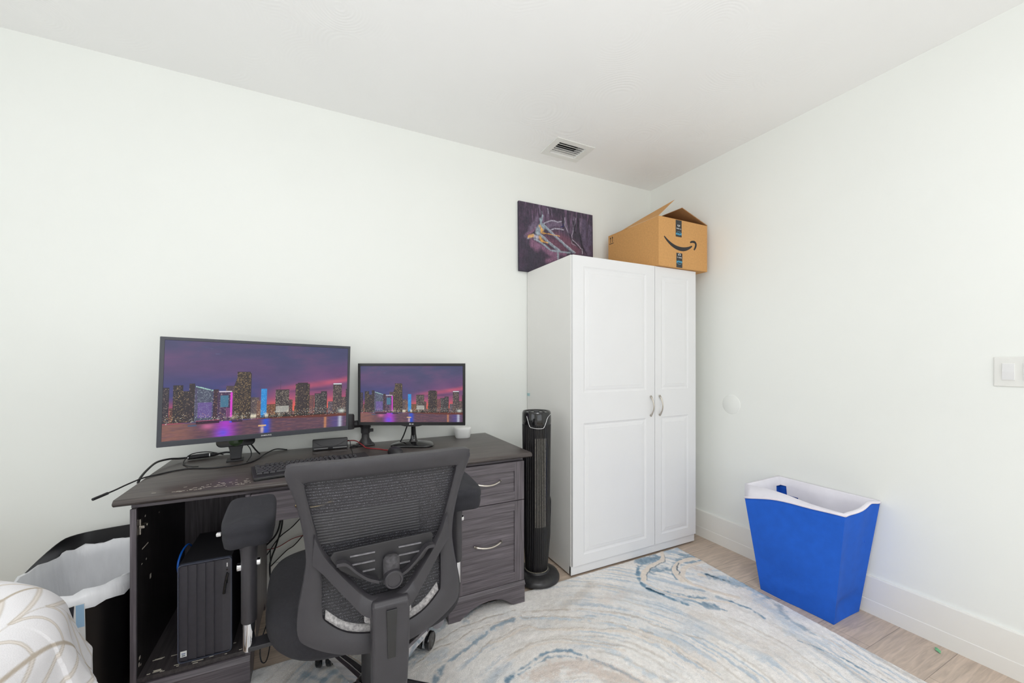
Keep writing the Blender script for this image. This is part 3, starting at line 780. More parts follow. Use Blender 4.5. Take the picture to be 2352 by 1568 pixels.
for (z0, z1, up) in ((.196, bh - .004, False), (.002, .094, True)):
    x0 = .146 if not up else .152
    tp = MB().box(x0, x0 + .052, -.0009, 0, z0, z1).build('tape', M['tape'], B)
    zc = (z0 + z1) / 2
    s_ = 1 if up else -1
    ry = 0 if up else PI
    text_part('tape_word', 'prime', .021, M['primeblue'], tp, (x0 + .026, -.0012, z0 + .038 if up else z1 - .089), rot=(PI / 2, ry, 0), bold=.0004)
    text_part('tape_note', 'Free shipping', .0075, M['label'], tp, (x0 + .026, -.0012, z0 + .064 if up else z1 - .054), rot=(PI / 2, ry, 0), bold=.0002)
    arc = MB(); zz = z0 + .027 if up else z1 - .079
    pts = [(x0 + .026 + .016 * math.cos(a), -.0013, zz - s_ * .006 * math.sin(a) + (0)) for a in [PI * k / 10 for k in range(11)]]
    arc.tube(pts, .001, 6); arc.build('tape_smile', M['primeblue'], tp)
    hp = MB(); zz = z0 + .082 if up else z1 - .032
    hp.tube([(x0 + .026 + .008 * math.cos(a), -.0013, zz - s_ * .002 + s_ * .011 * math.sin(a)) for a in [PI * k / 10 for k in range(11)]], .0009, 6)
    for dx in (-.007, .007):
        hp.box(x0 + .026 + dx - .003, x0 + .026 + dx + .003, -.0014, -.0009, zz - .006, zz + .003)
    hp.build('headphone_mark', M['label'], tp)
mb = MB()
for yy in (.425, .447):
    mb.box(-.0006, 0, yy - .0018, yy + .0018, bh - .052, bh - .020)
    mb.add([(-.0006, yy - .007, bh - .024), (-.0006, yy + .007, bh - .024), (-.0006, yy, bh - .010)], [(0, 1, 2)])
mb.box(-.0006, 0, .413, .459, bh - .062, bh - .058); mb.build('this_way_up_mark', M['ink'], B)

# ------------------------------------------------------------------ laundry hamper
L_ = thing('laundry_hamper', 'bright blue cloth laundry hamper with white lining by the right wall', 'laundry basket', (0, 0, 0))
def ring_pts(corners, n=14, bulge=0.0):
    pts = []
    for i in range(4):
        a = Vector(corners[i]); b = Vector(corners[(i + 1) % 4])
        for k in range(n):
            t = k / n
            p = a.lerp(b, t)
            pts.append(p)
    return pts
Pb = [(2.113, .980, 0.001), (2.335, .980, 0.001), (2.335, 1.304, 0.001), (2.100, 1.304, 0.001)]
Pt = [(2.112, .937, .506), (2.362, .911, .536), (2.360, 1.366, .500), (2.072, 1.372, .462)]
NR = 22
def hshape(i, n_levels, off=0.0, sag=True):
    pass
rings_ = []
N = 14
rb, rt = ring_pts(Pb, N), ring_pts(Pt, N)
for lv in range(NR + 1):
    t = lv / NR
    ring = []
    for j in range(4 * N):
        p = rb[j].lerp(rt[j], t)
        side, k = divmod(j, N); u = k / N
        e = math.sin(PI * u)
        if side == 3:      # long face towards the camera side (-X)
            p.x += .006 * e * math.sin(3 * t * PI) - .010 * e * math.sin(PI * t)
            p.x += .010 * vnoise(np.array([[u]]), np.array([[t]]), 3, 8)[0, 0] * e - .008 * e * math.exp(-((t - .10 - .12 * u) / .05) ** 2)
            p.z += .016 * math.sin(PI * u) * t ** 8 + .006 * e * math.sin(2 * PI * u) * t ** 8
        if side == 0:      # narrow face (-Y)
            p.y += .022 * e * math.exp(-((t - .12) / .08) ** 2) + .012 * e * math.sin(PI * t) + .006 * math.sin(9 * u) * e * t
            if t > .9: p.z += (.012 * math.sin(2 * PI * (u - .5))) * e * (t - .9) * 10 + .006 * math.sin(PI * u)
        if t < .06 and side in (0, 3): p.z += 0
        ring.append(p)
    rings_.append(ring)
mb = MB(); mb.loft(rings_, cap=False); mb.f.append(tuple(reversed(range(4 * N))))
sh = mb.build('shell', M['blue'], L_, smooth=True, auto=40)
md = sh.modifiers.new('s', 'SOLIDIFY'); md.thickness = .004; md.offset = -1
top_ring = rings_[-1]
cen = Vector((2.226, 1.146, 0))
# piping band round the rim
mb = MB(); mb.tube([p + Vector((0, 0, .004)) for p in top_ring] + [top_ring[0] + Vector((0, 0, .004))], .0055, 8); mb.build('piping', M['piping'], L_, smooth=True)
# lining: stands a little above the blue shell, then drops inside
colz = {0: .014, 1: .012, 2: .048, 3: .078}
def lift(j):
    side, k = divmod(j, N); u = k / N
    a, b = colz[side], colz[(side + 1) % 4]
    if side == 3: return b + (a - b) * (1 - u) ** 1.6
    return a + (b - a) * u
outer = [p + Vector((0, 0, .002)) for p in top_ring]
upper = [p + Vector((0, 0, max(.010, lift(j)))) for j, p in enumerate(top_ring)]
def inward(p, d, dz):
    q = Vector((cen.x - p.x, cen.y - p.y, 0)); q.normalize()
    return p + q * d + Vector((0, 0, dz))
lin_r = [outer, upper, [inward(p, .012, -.004) for p in upper]]
for lv in (1, 2, 3, 4, 5):
    lin_r.append([inward(p, .014 + .006 * lv + .004 * math.sin(j * .9 + lv), -.045 * lv + (.02 if (3 * N - 7 < j < 3 * N + 3) and lv > 2 else 0)) for j, p in enumerate(upper)])
mb = MB(); n0 = len(lin_r[0])
vs = [p for r in lin_r for p in r]; fs = []
for i in range(len(lin_r) - 1):
    for j in range(n0):
        k = (j + 1) % n0
        if (i == 3 and abs(j - 2 * N) <= 1) or (i == 4 and abs(j - 2 * N) <= 3) or (i >= 5 and -6 <= j - 2 * N <= 4):   # the lining gapes at the back corner
            continue
        fs.append((i * n0 + j, i * n0 + k, (i + 1) * n0 + k, (i + 1) * n0 + j))
mb.add(vs, fs); lo = mb.build('lining', M['lining'], L_, smooth=True)
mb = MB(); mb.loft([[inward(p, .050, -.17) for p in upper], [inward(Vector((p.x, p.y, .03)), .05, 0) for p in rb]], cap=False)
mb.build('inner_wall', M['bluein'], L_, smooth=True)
mb = MB(); mb.tube([(2.185, .966, .330), (2.215, .962, .334), (2.25, .956, .340), (2.285, .952, .352), (2.315, .950, .362)], .003, 8, smooth=4, ry=.009)
mb.box(2.172, 2.196, .962, .970, .318, .344); mb.box(2.302, 2.325, .944, .954, .352, .378); mb.build('handle', M['blue'], L_, smooth=True, auto=40)
mb = MB(); mb.tube([(2.16, 1.352, .29), (2.2, 1.368, .285), (2.26, 1.366, .287), (2.30, 1.352, .29)], .004, 8, smooth=4, ry=.010); mb.build('handle', M['blue'], L_, smooth=True)

# small green scrap on the floor
mb = MB(); g = []
mb.add([(0, 0, .002), (.018, .004, .004), (.03, .016, .003), (.022, .024, .008), (.006, .018, .006), (.012, .012, .014)], [(0, 1, 5), (1, 2, 5), (2, 3, 5), (3, 4, 5), (4, 0, 5), (0, 4, 3, 2, 1)])
tag(mb.build('paper_scrap', M['greenleaf'], None, loc=(2.295, .69, 0), smooth=False), 'tiny pale green scrap on the bare floor by the right baseboard', 'scrap')

# ------------------------------------------------------------------ tower fan
F_ = thing('tower_fan', 'slim black tower fan on a round base beside the wardrobe', 'fan', (1.094, 1.912, .0105))
mb = MB(); mb.lathe([(.118, 0), (.126, .006), (.126, .016), (.118, .030), (.095, .040), (.070, .044), (.066, .052)], 56); mb.build('base', pmat('dusty_fan_base', lin(44, 43, 45), .35, var=.3, vscale=60), F_, smooth=True, auto=50)
def flute(a, z):
    return 1 - .028 * (math.cos(a * 40) > 0) * 1.0
prof = [(.060, .045), (.062, .07), (.072, .20), (.074, .45), (.077, .70), (.079, .845)]
mb = MB(); mb.lathe(prof, 240, mod=flute); mb.build('ribbed_body', M['fanblk'], F_)
mb = MB()
mb.lathe([(.0795, .845), (.0805, .86), (.079, .905), (.075, .914), (.072, .912), (.070, .908), (.050, .909), (.0001, .910)], 48); cap = mb.build('control_head', M['gloss'], F_, smooth=True, auto=30)
mb = MB(); mb.lathe([(.045, .908), (.045, .9115), (.040, .9115), (.040, .908)], 40); mb.lathe([(.016, .909), (.016, .9125), (.0001, .9128)], 24); mb.build('button_ring', M['plast2'], cap, smooth=True, auto=30)
mb = MB()
FA = math.radians(-100)       # the outlet faces a bit left of the camera
def on(a, r, z): return (r * math.cos(FA + a), r * math.sin(FA + a), z)
pts = [on(-1.05, .081, .893)] + [on(-1.05 + .08 * k, .0815, .893 - .0 * k) for k in range(0)] + [on(-.95, .0815, .87), on(-.80, .0815, .838), on(-.6, .0815, .832), on(-.3, .0815, .829), on(0, .0815, .829), on(.15, .0815, .833), on(.30, .0815, .855), on(.45, .0815, .882), on(.62, .0815, .893), on(1.0, .081, .900)]
mb.tube(pts, .0018, 6, smooth=3); mb.build('silver_trim', M['silver'], F_, smooth=True)
mb = MB()
for k in range(7):
    a = -.42 + k * .125
    mb.tube([on(a, .0735, .30), on(a, .0765, .56), on(a, .0795, .775)], .0011, 6)
mb.build('outlet_slats', pmat('dusty_louvre', lin(165, 160, 150), .8, var=.3, vscale=120), F_)
mb = MB()
for k in range(28):
    a = -1.7 + k * .125
    mb.box(-.0022, .0022, -.0012, .0012, 0, .006, rot=FA + a + PI / 2, at=on(a, .063, .050))
mb.build('base_slots', pmat('dusty_slot', lin(150, 145, 130), .8), F_)
mb = MB(); mb.tube([(.07, .05, .40), (.085, .03, .44), (.088, .0, .42), (.083, -.01, .36), (.086, 0, .28), (.09, .01, .2), (.085, .02, .1), (.1, .05, .05), (.12, .10, .012)], .003, 8, smooth=5); mb.build('power_cord', M['cable'], F_, smooth=True)

# ------------------------------------------------------------------ rug
def make_rug():
    RX0, RX1, RY0, RY1 = -.40, 2.060, -1.25, 1.826
    xs = np.arange(RX0, RX1 + .001, .0048)
    ys = np.concatenate([np.arange(RY0, .45, .03), np.arange(.45, RY1 + .001, .0048)])
    ys[-1] = RY1
    X, Y = np.meshgrid(xs, ys)
    Xs = X + .0335 * (Y - 1.3) + .004 * vnoise(X, Y, 9, 2)     # the rug lies a little askew
    wx = Xs + .010 * vnoise(X, Y, 14, 3) + .004 * vnoise(X, Y, 60, 33)
    wy = Y + .010 * vnoise(X, Y, 14, 4) + .004 * vnoise(X, Y, 60, 34)
    C = lin_np((240, 237, 234))[None, None] * np.ones(X.shape + (1,))
    def mix(col, a):
        nonlocal C
        a = np.clip(a, 0, 1)[..., None]
        C = C * (1 - a) + lin_np(col)[None, None] * a
    # broad mottling
    mix((208, 200, 193), .5 * np.clip(vnoise(X, Y, 5, 7, 4) * 1.6, 0, 1))
    mix((205, 213, 222), .6 * np.clip(vnoise(X, Y, 4, 9, 4) * 1.6, 0, 1))
    mix((236, 230, 226), .5 * np.clip(vnoise(X, Y, 9, 12, 4) * 2, 0, 1))
    # concentric veins around a centre out of view to the front, for the parts between the drawn veins
    r = np.hypot(wx - .76, (wy - .98) * 1.0) + .03 * vnoise(X, Y, 3, 20, 2)
    ringn = np.sin(r * 88 + 2 * vnoise(X, Y, 3, 21)) * np.clip(vnoise(X, Y, 2.5, 23, 2) * 1.5 + .5, 0, 1) * np.clip(1.6 - r * 1.3, 0.15, 1)
    mix((186, 176, 166), .50 * np.clip(ringn, 0, 1) ** 5)
    mix((240, 234, 230), .45 * np.clip(-ringn, 0, 1) ** 3)
    mix((150, 172, 192), .55 * np.clip(np.sin(r * 29 + 1.0), 0, 1) ** 4 * np.clip(vnoise(X, Y, 5, 27, 3) * 3 - .5 + .8 * vnoise(X, Y, 70, 28, 2), 0, 1) * np.clip(1.5 - r * 1.3, 0, 1))
    th_ = np.arctan2(wy - .98, wx - .76)
    sk1 = vnoise(th_ * 1.6 + 20, r * 62 + 5, 1, 81, 3); sk2 = vnoise(th_ * 1.3 + 9, r * 48 + 3, 1, 82, 3); sk3 = vnoise(th_ * 4 + 9, r * 90 + 3, 1, 83, 2)
    patch = np.clip(vnoise(X, Y, 3, 84, 3) * 1.8 + .55, 0, 1)
    mix((192, 182, 172), .55 * patch * np.clip(sk1 * 2.4 - .25 + .5 * vnoise(X, Y, 80, 85, 2), 0, 1))
    mix((243, 238, 234), .6 * np.clip(sk2 * 2.2 - .2, 0, 1))
    mix((168, 188, 206), .65 * np.clip(vnoise(X, Y, 3.5, 86, 3) * 2.2 + .25, 0, 1) * np.clip(sk3 * 2.4 - .2 + .6 * vnoise(X, Y, 80, 87, 2), 0, 1))
    streak = sk3
    cols = dict(b=(124, 154, 176), l=(182, 199, 214), p=(216, 202, 193), t=(190, 178, 166), c=(233, 222, 211), k=(62, 92, 112))
    Z = np.zeros(X.shape)
    speck = vnoise(X, Y, 75, 41, 2) * 1.2
    mott = vnoise(X, Y, 30, 43, 3)
    for c, w, st, pts in RUG:
        x0 = min(p[0] for p in pts) - w * 2 - .05; x1 = max(p[0] for p in pts) + w * 2 + .05
        y0 = min(p[1] for p in pts) - w * 2 - .05; y1 = max(p[1] for p in pts) + w * 2 + .05
        iy = np.where((ys >= y0) & (ys <= y1))[0]; ix = np.where((xs >= x0 - .03) & (xs <= x1 + .03))[0]
        if not len(iy) or not len(ix): continue
        sl = (slice(iy[0], iy[-1] + 1), slice(ix[0], ix[-1] + 1))
        pp = [tuple(p)[:2] for p in catmull([(p[0], p[1], 0) for p in pts], 4)] if len(pts) > 2 else pts
        d, t = seg_dist(wx[sl], wy[sl], pp)
        if c in 'ck':
            a = np.clip((w * .55 - d) / .004 + .5, 0, 1) * st
        else:
            gsn = np.exp(-(d / (w * .75)) ** 2)
            a = np.clip((gsn + .42 * mott[sl] + .40 * speck[sl] + .35 * streak[sl] - .50) * 2.2, 0, 1) * gsn ** .3 * min(1, st)
            if c == 'b':
                dk = np.clip(np.exp(-(d / (w * .5)) ** 2) * (mott[sl] * 1.7 + speck[sl] * 1.5 - .25), 0, 1) * st * .42
        a = np.clip(a, 0, 1)[..., None]
        C[sl] = C[sl] * (1 - a) + lin_np(cols[c])[None, None] * a
        if c == 'b':
            dk = dk[..., None]
            C[sl] = C[sl] * (1 - dk) + lin_np((60, 96, 122))[None, None] * dk
        if c == 'c' and w > .015:
            Z[sl] += .0025 * a[..., 0]
        if c == 't' and w < .012:
            Z[sl] -= .002 * a[..., 0]
    C *= (1 + .06 * speck + .05 * vnoise(X, Y, 160, 47, 1))[..., None]
    Z += .010 + .0016 * vnoise(X, Y, 70, 51, 2) + .001 * vnoise(X, Y, 12, 53, 2)
    Z[0, :] = Z[-1, :] = .001; Z[:, 0] = Z[:, -1] = .001
    P = np.stack([Xs, Y, Z], -1)
    P[-1, :, 1] += .004 * vnoise(X[-1:], Y[-1:], 60, 61)[0]
    # under the desk feet, fan and wardrobe the pile is pressed flat
    m = attr_mat('rug_pile', .95, bump=.7, bscale=260, speck=.12, sscale=420, spec=.05)
    o = tint_grid('area_rug', P, np.clip(C, 0, 1), m, None, smooth=True)
    tag(o, 'large cream, taupe and blue marbled area rug on the floor', 'rug')
make_rug()

# ------------------------------------------------------------------ skyline picture for the two monitors
def skyline():
    nx, ny = 560, 316
    U, V = np.meshgrid(np.linspace(0, 1, nx), np.linspace(0, 1, ny))
    def c(*a): return lin_np(a)[None, None]
    C = np.ones((ny, nx, 3)) * c(74, 76, 112)
    def mix(col, a):
        nonlocal C
        a = np.clip(a, 0, 1)[..., None]
        C = C * (1 - a) + c(*col) * a
    def sm(x, a, b):
        t = np.clip((x - a) / (b - a), 0, 1); return t * t * (3 - 2 * t)
    hz = .20
    mix((104, 74, 118), .65 * np.exp(-((V - .74 + .12 * U) / .17) ** 2) * (1 - .6 * sm(U, .45, .6)))
    mix((118, 76, 122), .8 * np.exp(-((V - (.45 + .42 * (U - .5))) / .15) ** 2) * sm(U, .35, .75))
    mix((66, 70, 128), .8 * sm(V, .75, .5) * (1 - sm(U, .3, .6)))
    mix((186, 84, 118), .75 * sm(V, .56, .36) * sm(U, .42, .6))
    mix((206, 92, 118), .8 * np.exp(-((V - (.50 + .16 * (U - .6) + .25 * (U - .6) ** 2)) / .035) ** 2) * sm(U, .5, .75))
    mix((90, 66, 104), .6 * np.exp(-((V - (.46 + .10 * (U - .6))) / .015) ** 2) * sm(U, .55, .7) * (1 - sm(U, .8, .95)))
    mix((240, 106, 84), .95 * sm(V, .42, .25) * sm(U, .38, .55))
    mix((190, 80, 96), .9 * sm(V, .45, .25) * (1 - sm(U, .05, .12)))
    cl = vnoise(U * 1.8, V * 3.2, 3.5, 5, 4)
    mix((128, 84, 124), .35 * np.clip(cl * 1.5, 0, 1) * sm(V, .3, .6)); mix((66, 64, 98), .4 * np.clip(-cl * 1.5, 0, 1) * sm(V, .3, .6))
    mix((110, 120, 160), .5 * np.clip(vnoise(U * 6, V * 10, 8, 8, 2) * 2 - .8, 0, 1) * np.exp(-((V - .9) / .05) ** 2) * np.exp(-((U - .22) / .08) ** 2))
    # lit windows
    rs = np.random.default_rng(4)
    def building(x0, x1, top, col=(62, 52, 58), lit=.34, litc=(235, 200, 150), slope=0, left_slant=0, base=hz - .02, dx=2, dy=2):
        i0, i1 = int(x0 * nx), max(int(x0 * nx) + 2, int(x1 * nx))
        for i in range(max(0, i0), min(nx, i1)):
            u = (i - i0) / max(1, i1 - i0)
            tv = top + slope * u - (left_slant * (1 - u / .25) if u < .25 else 0)
            j0, j1 = int(base * ny), int(tv * ny)
            C[j0:j1, i] = c(*col)[0] * (1.0 - .12 * (u > .8))
        gx = np.arange(max(0, i0), min(nx, i1) - 1, dx + 1)
        for i in gx:
            u = (i - i0) / max(1, i1 - i0)
            tv = top + slope * u - (left_slant * (1 - u / .25) if u < .25 else 0)
            for j in range(int(base * ny), int(tv * ny) - 2, dy + 1):
                if rs.random() < lit:
                    k = rs.uniform(.1, .75)
                    C[j:j + 1 + (rs.random() < .3), i:i + dx] = c(*litc)[0] * k + C[j, i] * (1 - k)
    X = lambda x: (x - 207) / 1573.0
    Yv = lambda y: (1028 - y) / 886.0
    mix((84, 60, 66), .9 * (V > hz - .03) * (V < hz + .05 + .03 * vnoise(U * 40, V * 0, 1, 3, 2)))
    for b in [(207, 250, 558, (58, 52, 62), .4, (190, 170, 150)), (252, 275, 740, (90, 60, 60), .5, (240, 190, 140)), (275, 343, 540, (54, 48, 54), .38, (215, 185, 135)), (343, 387, 592, (56, 50, 56), .35, (200, 170, 130)),
              (560, 600, 582, (66, 50, 62), .2, (220, 170, 140)), (655, 735, 550, (78, 66, 74), .4, (200, 160, 140)), (850, 888, 664, (84, 74, 80), .3, (220, 200, 170)), (880, 925, 668, (92, 80, 84), .35, (230, 200, 160)), (905, 945, 700, (120, 88, 80), .3, (245, 215, 170)),
              (985, 1065, 742, (104, 72, 62), .5, (255, 190, 110)), (1190, 1222, 702, (80, 66, 70), .3, (230, 180, 140)), (1240, 1270, 770, (90, 70, 60), .5, (250, 190, 120)), (1385, 1432, 662, (106, 74, 78), .35, (230, 160, 120)),
              (1575, 1628, 738, (88, 78, 90), .4, (235, 215, 200)), (1718, 1768, 692, (86, 72, 76), .4, (235, 200, 160)), (1766, 1782, 604, (60, 54, 62), .3, (220, 190, 150))]:
        building(X(b[0]), X(b[1]), Yv(b[2]), b[3], b[4], b[5])
    building(X(385), X(425), Yv(524), (58, 50, 56), .12, (200, 170, 150))
    building(X(425), X(556), Yv(545), (80, 84, 104), .45, (190, 205, 215), slope=-.045)
    building(X(590), X(702), Yv(602), (74, 54, 84), .25, (230, 200, 200))
    building(X(718), X(855), Yv(428), (60, 52, 54), .5, (225, 190, 130), left_slant=.13)
    building(X(738), X(845), Yv(416), (62, 54, 54), .45, (225, 190, 130), base=.6)
    building(X(940), X(988), Yv(585), (46, 140, 214), .5, (130, 215, 250))
    building(X(1065), X(1190), Yv(594), (66, 58, 62), .55, (235, 220, 195))
    building(X(1248), X(1385), Yv(538), (64, 56, 58), .5, (225, 190, 140)); building(X(1268), X(1365), Yv(527), (60, 52, 56), .2)
    building(X(1437), X(1566), Yv(645), (60, 56, 62), .5, (215, 205, 190)); building(X(1500), X(1562), Yv(624), (60, 56, 62), .4, (215, 205, 190))
    building(X(1628), X(1722), Yv(545), (72, 62, 68), .45, (235, 210, 180))
    def block(x0, x1, y0, y1, col, k=1.0):
        a = ((U > X(x0)) & (U < X(x1)) & (V > Yv(y1)) & (V < Yv(y0))).astype(float) * k
        mix(col, a)
    block(1630, 1720, 540, 552, (225, 240, 245)); block(1106, 1109, 505, 594, (80, 60, 80)); block(425, 440, 560, 830, (86, 70, 110), .5)
    for x in range(430, 552, 8):
        yy = 548 + (x - 430) * .32
        block(x, x + 5, yy, yy + 10, (190, 240, 225)); 
    block(445, 550, 700, 840, (140, 90, 200), .35)
    block(612, 672, 640, 750, (70, 140, 168), .65); block(600, 698, 598, 610, (235, 225, 240), .8); block(688, 703, 612, 850, (226, 70, 214), .95); block(655, 690, 760, 850, (150, 80, 140), .5)
    block(1070, 1188, 765, 830, (225, 225, 215), .45)
    # shore lights, trees, water
    sh = .165 + .055 * np.clip((.5 - U) * 1.2, -.4, .0) - .01 * U
    water = V < sh
    mix((34, 38, 38), .85 * (V > sh) * (V < sh + .045 + .012 * vnoise(U * 30, U * 0, 1, 6, 2)) * sm(U, .42, .5))
    pts = rs.random((300, 2))
    for u, w in pts:
        i = int(u * (nx - 2)); j = int((.165 + .09 * w) * ny)
        cc = [(255, 240, 215), (255, 190, 120), (230, 245, 240)][rs.integers(3)]
        C[j, i:i + 2] = c(*cc)[0]
    mix((255, 245, 220), .8 * np.exp(-((V - .20) / .02) ** 2) * np.clip(vnoise(U * 60, V * 6, 1, 15, 2) * 3, 0, 1) * np.exp(-((U - .45) / .12) ** 2))
    mix((235, 245, 235), .7 * np.exp(-(((V - .20) / .022) ** 2 + ((U - .965) / .02) ** 2)))
    W = np.ones_like(C) * c(96, 70, 84)
    def wmix(col, a):
        nonlocal W
        a = np.clip(a, 0, 1)[..., None]; W = W * (1 - a) + c(*col) * a
    wmix((150, 104, 88), .7 * (1 - sm(U, .05, .2))); wmix((72, 60, 90), .6 * np.clip(vnoise(U * 6, V * 40, 4, 22, 3) * 1.6, 0, 1))
    wmix((150, 100, 100), .5 * np.clip(vnoise(U * 8, V * 50, 4, 25, 3) * 1.6, 0, 1))
    wmix((180, 60, 205), .9 * np.exp(-((U - .285) / .045) ** 2)); wmix((96, 84, 225), .85 * np.exp(-((U - .275) / .03) ** 2) * np.exp(-((V - .04) / .05) ** 2))
    wmix((226, 120, 170), .6 * np.exp(-(((U - .20) / .03) ** 2 + ((V - .12) / .03) ** 2)))
    wmix((40, 84, 205), .9 * np.exp(-((U - .495) / .022) ** 2)); wmix((230, 200, 190), .8 * np.exp(-(((U - .475) / .008) ** 2 + ((V - .04) / .04) ** 2)))
    wmix((224, 150, 90), .7 * np.exp(-((U - .855) / .008) ** 2)); wmix((235, 240, 245), .85 * np.exp(-((U - .955) / .012) ** 2)); wmix((80, 80, 160), .5 * np.exp(-((U - .93) / .05) ** 2))
    W *= (1 + .22 * vnoise(U * 20, V * 160, 2, 31, 2))[..., None]
    C = np.where(water[..., None], W, C)
    for (u, v_, w, h_, col) in ((.475, .085, .022, .008, (235, 190, 130)), (.34, .155, .03, .012, (60, 44, 60)), (.13, .135, .02, .008, (70, 90, 120)), (.20, .165, .055, .016, (52, 30, 48)), (.31, .15, .006, .006, (60, 90, 250))):
        mix(col, .9 * ((np.abs(U - u) < w) & (np.abs(V - v_) < h_)))
    mix((250, 110, 160), .8 * ((np.abs(U - .20) < .055) & (np.abs(V - .182) < .002)))
    return U, V, np.clip(C * .97 + .004, 0, 1)
SU, SV, SCOL = skyline()
scr_mat = attr_mat('screen_glow', .35, emit=.95, spec=.25)


def screen(parent, w, h, y, x0, z0):
    P = np.stack([x0 + SU * w, np.full_like(SU, y), z0 + SV * h], -1)
    return tint_grid('screen', P, SCOL, scr_mat, parent)


def bezel_frame(w, h, l, r, b, t, d, depth):
    mb = MB()
    o = [(-w / 2, -h / 2), (w / 2, -h / 2), (w / 2, h / 2), (-w / 2, h / 2)]
    i = [(-w / 2 + l, -h / 2 + b), (w / 2 - r, -h / 2 + b), (w / 2 - r, h / 2 - t), (-w / 2 + l, h / 2 - t)]
    vs = [(x, 0, z) for x, z in o] + [(x, 0, z) for x, z in i] + [(x, d, z) for x, z in i] + [(x, depth, z) for x, z in o]
    fs = [(k, (k + 1) % 4, 4 + (k + 1) % 4, 4 + k) for k in range(4)] + [(4 + k, 4 + (k + 1) % 4, 8 + (k + 1) % 4, 8 + k) for k in range(4)] + [(k, 12 + k, 12 + (k + 1) % 4, (k + 1) % 4) for k in range(4)] + [(8, 9, 10, 11), (15, 14, 13, 12)]
    mb.add(vs, fs); return mb


m1 = thing('computer_monitor', 'large widescreen monitor with grey bezel showing a dusk skyline', 'monitor', (-.188, 2.0805, 1.0705), rot=(0, math.radians(1.57), math.radians(18.56)))
bezel_frame(.732, .425, .0135, .0115, .021, .012, .003, .022).build('bezel', M['bezel'], m1, bevel=.0012)
screen(m1, .732 - .025, .425 - .033, .0025, -.366 + .0135, -.2125 + .021)
MB().box(-.22, .22, .022, .045, -.12, .14).build('back_cover', M['bezel'], m1, bevel=.01)
text_part('maker_name', 'SAMSUNG', .0075, M['label'], m1, (.0, -.0004, -.2020), bold=.0001, sx=1.2)

arm = thing('monitor_arm', 'black clamp-on monitor arm holding the large monitor at the back of the desk', 'monitor arm', (.246, 2.288, .745))
mb = MB(); mb.box(-.045, .045, -.035, .035, 0, .008); mb.build('clamp_plate', M['plast2'], arm, bevel=.006)
mb = MB(); mb.lathe([(.036, .008), (.034, .016), (.026, .030), (.020, .040), (.019, .062), (.022, .064), (.022, .092), (.019, .095), (.019, .125)], 28); mb.build('post', M['plast2'], arm, smooth=True, auto=35)
mb = MB()
for k in range(14):
    a = 2 * PI * k / 14; mb.box(-.0012, .0012, .0215, .0235, .066, .090, rot=a)
mb.box(.018, .040, -.008, .008, .070, .086); mb.build('collar_knob', M['plast2'], arm, bevel=.002)
mb = MB(); mb.lathe([(.025, .092), (.027, .097), (.027, .140), (.022, .145)], 24)
mb.tube([(0, 0, .118), (-.06, -.02, .118), (-.085, -.03, .118)], .019, 12)
mb.lathe([(.026, .098), (.026, .168), (.023, .174)], 24, -.085, -.035)
mb.build('lower_link', M['plast2'], arm, smooth=True, auto=40)
mb = MB(); mb.tube([(-.085, -.035, .155), (-.10, -.045, .160), (-.20, -.07, .24), (-.36, -.125, .325), (-.40, -.14, .326)], .020, 12, smooth=3); mb.build('upper_link', M['plast2'], arm, smooth=True)
mb = MB(); mb.box(-.05, .05, -.006, .006, -.05, .05, rot=math.radians(18.56), at=(-.434 + -.014, -.2075 + .05, .326)); mb.build('mounting_plate', M['plast2'], arm)

m2 = thing('computer_monitor', 'smaller black monitor on its own stand beside the large one', 'monitor', (.458, 2.126, .745), rz=-math.radians(26.3))
zc = 1.022 - .745
fr = bezel_frame(.566, .327, .0125, .0125, .017, .0135, .002, .02)
fr.v = [(x, y, z + zc) for x, y, z in fr.v]
bz = fr.build('bezel', M['bezel2'], m2, bevel=.0015)
mb = MB(); mb.prism([(-.06, zc - .1625), (-.035, zc - .1685), (0, zc - .170), (.035, zc - .1685), (.06, zc - .1625)], 'Y', 0, .012); mb.build('chin', M['bezel2'], m2)
screen(m2, .566 - .025, .327 - .0305, .0018, -.283 + .0125, zc - .1635 + .017)
MB().box(-.17, .17, .02, .042, zc - .10, zc + .10).build('back_cover', M['bezel2'], m2, bevel=.01)
lg = MB(); lg.lathe([(.0042, -.0004), (.0042, .001)], 20, 0, 0, 'Y'); lo_ = lg.build('maker_badge', M['label'], m2, loc=(-.008, 0, zc - .1565))
text_part('maker_name', 'LG', .0085, M['label'], m2, (.0055, -.0004, zc - .1565), bold=.0003)
text_part('badge_letter', 'L', .005, M['bezel2'], lo_, (0, -.0012, 0), bold=.0002)
# stand
st = MB()
neck = []
for z, w, d, y in ((.0, .060, .050, .040), (.012, .046, .042, .044), (.025, .034, .034, .047), (.05, .026, .030, .045), (.09, .024, .026, .040), (.13, .026, .022, .035)):
    neck.append([(w / 2 * math.cos(a) * (abs(math.cos(a)) ** -.25 if abs(math.cos(a)) > .05 else 1), y + d / 2 * math.sin(a), z + .012) for a in [2 * PI * k / 24 for k in range(24)]])
st.loft(neck); st.build('stand_neck', M['gloss'], m2, smooth=True, auto=60)
base = []
for z, s in ((0, .97), (.004, 1), (.008, 1), (.012, .96), (.016, .70), (.022, .40)):
    ring = []
    for k in range(40):
        a = 2 * PI * k / 40; cx, sy = math.cos(a), math.sin(a)
        x = .108 * math.copysign(abs(cx) ** .55, cx); y = .075 * math.copysign(abs(sy) ** .7, sy)
        x *= 1 - .18 * (y / .075)
        ring.append((x * s, .045 + y * s, z))
    base.append(ring)
st = MB(); st.loft(base); st.build('stand_base', M['gloss'], m2, smooth=True, auto=50)
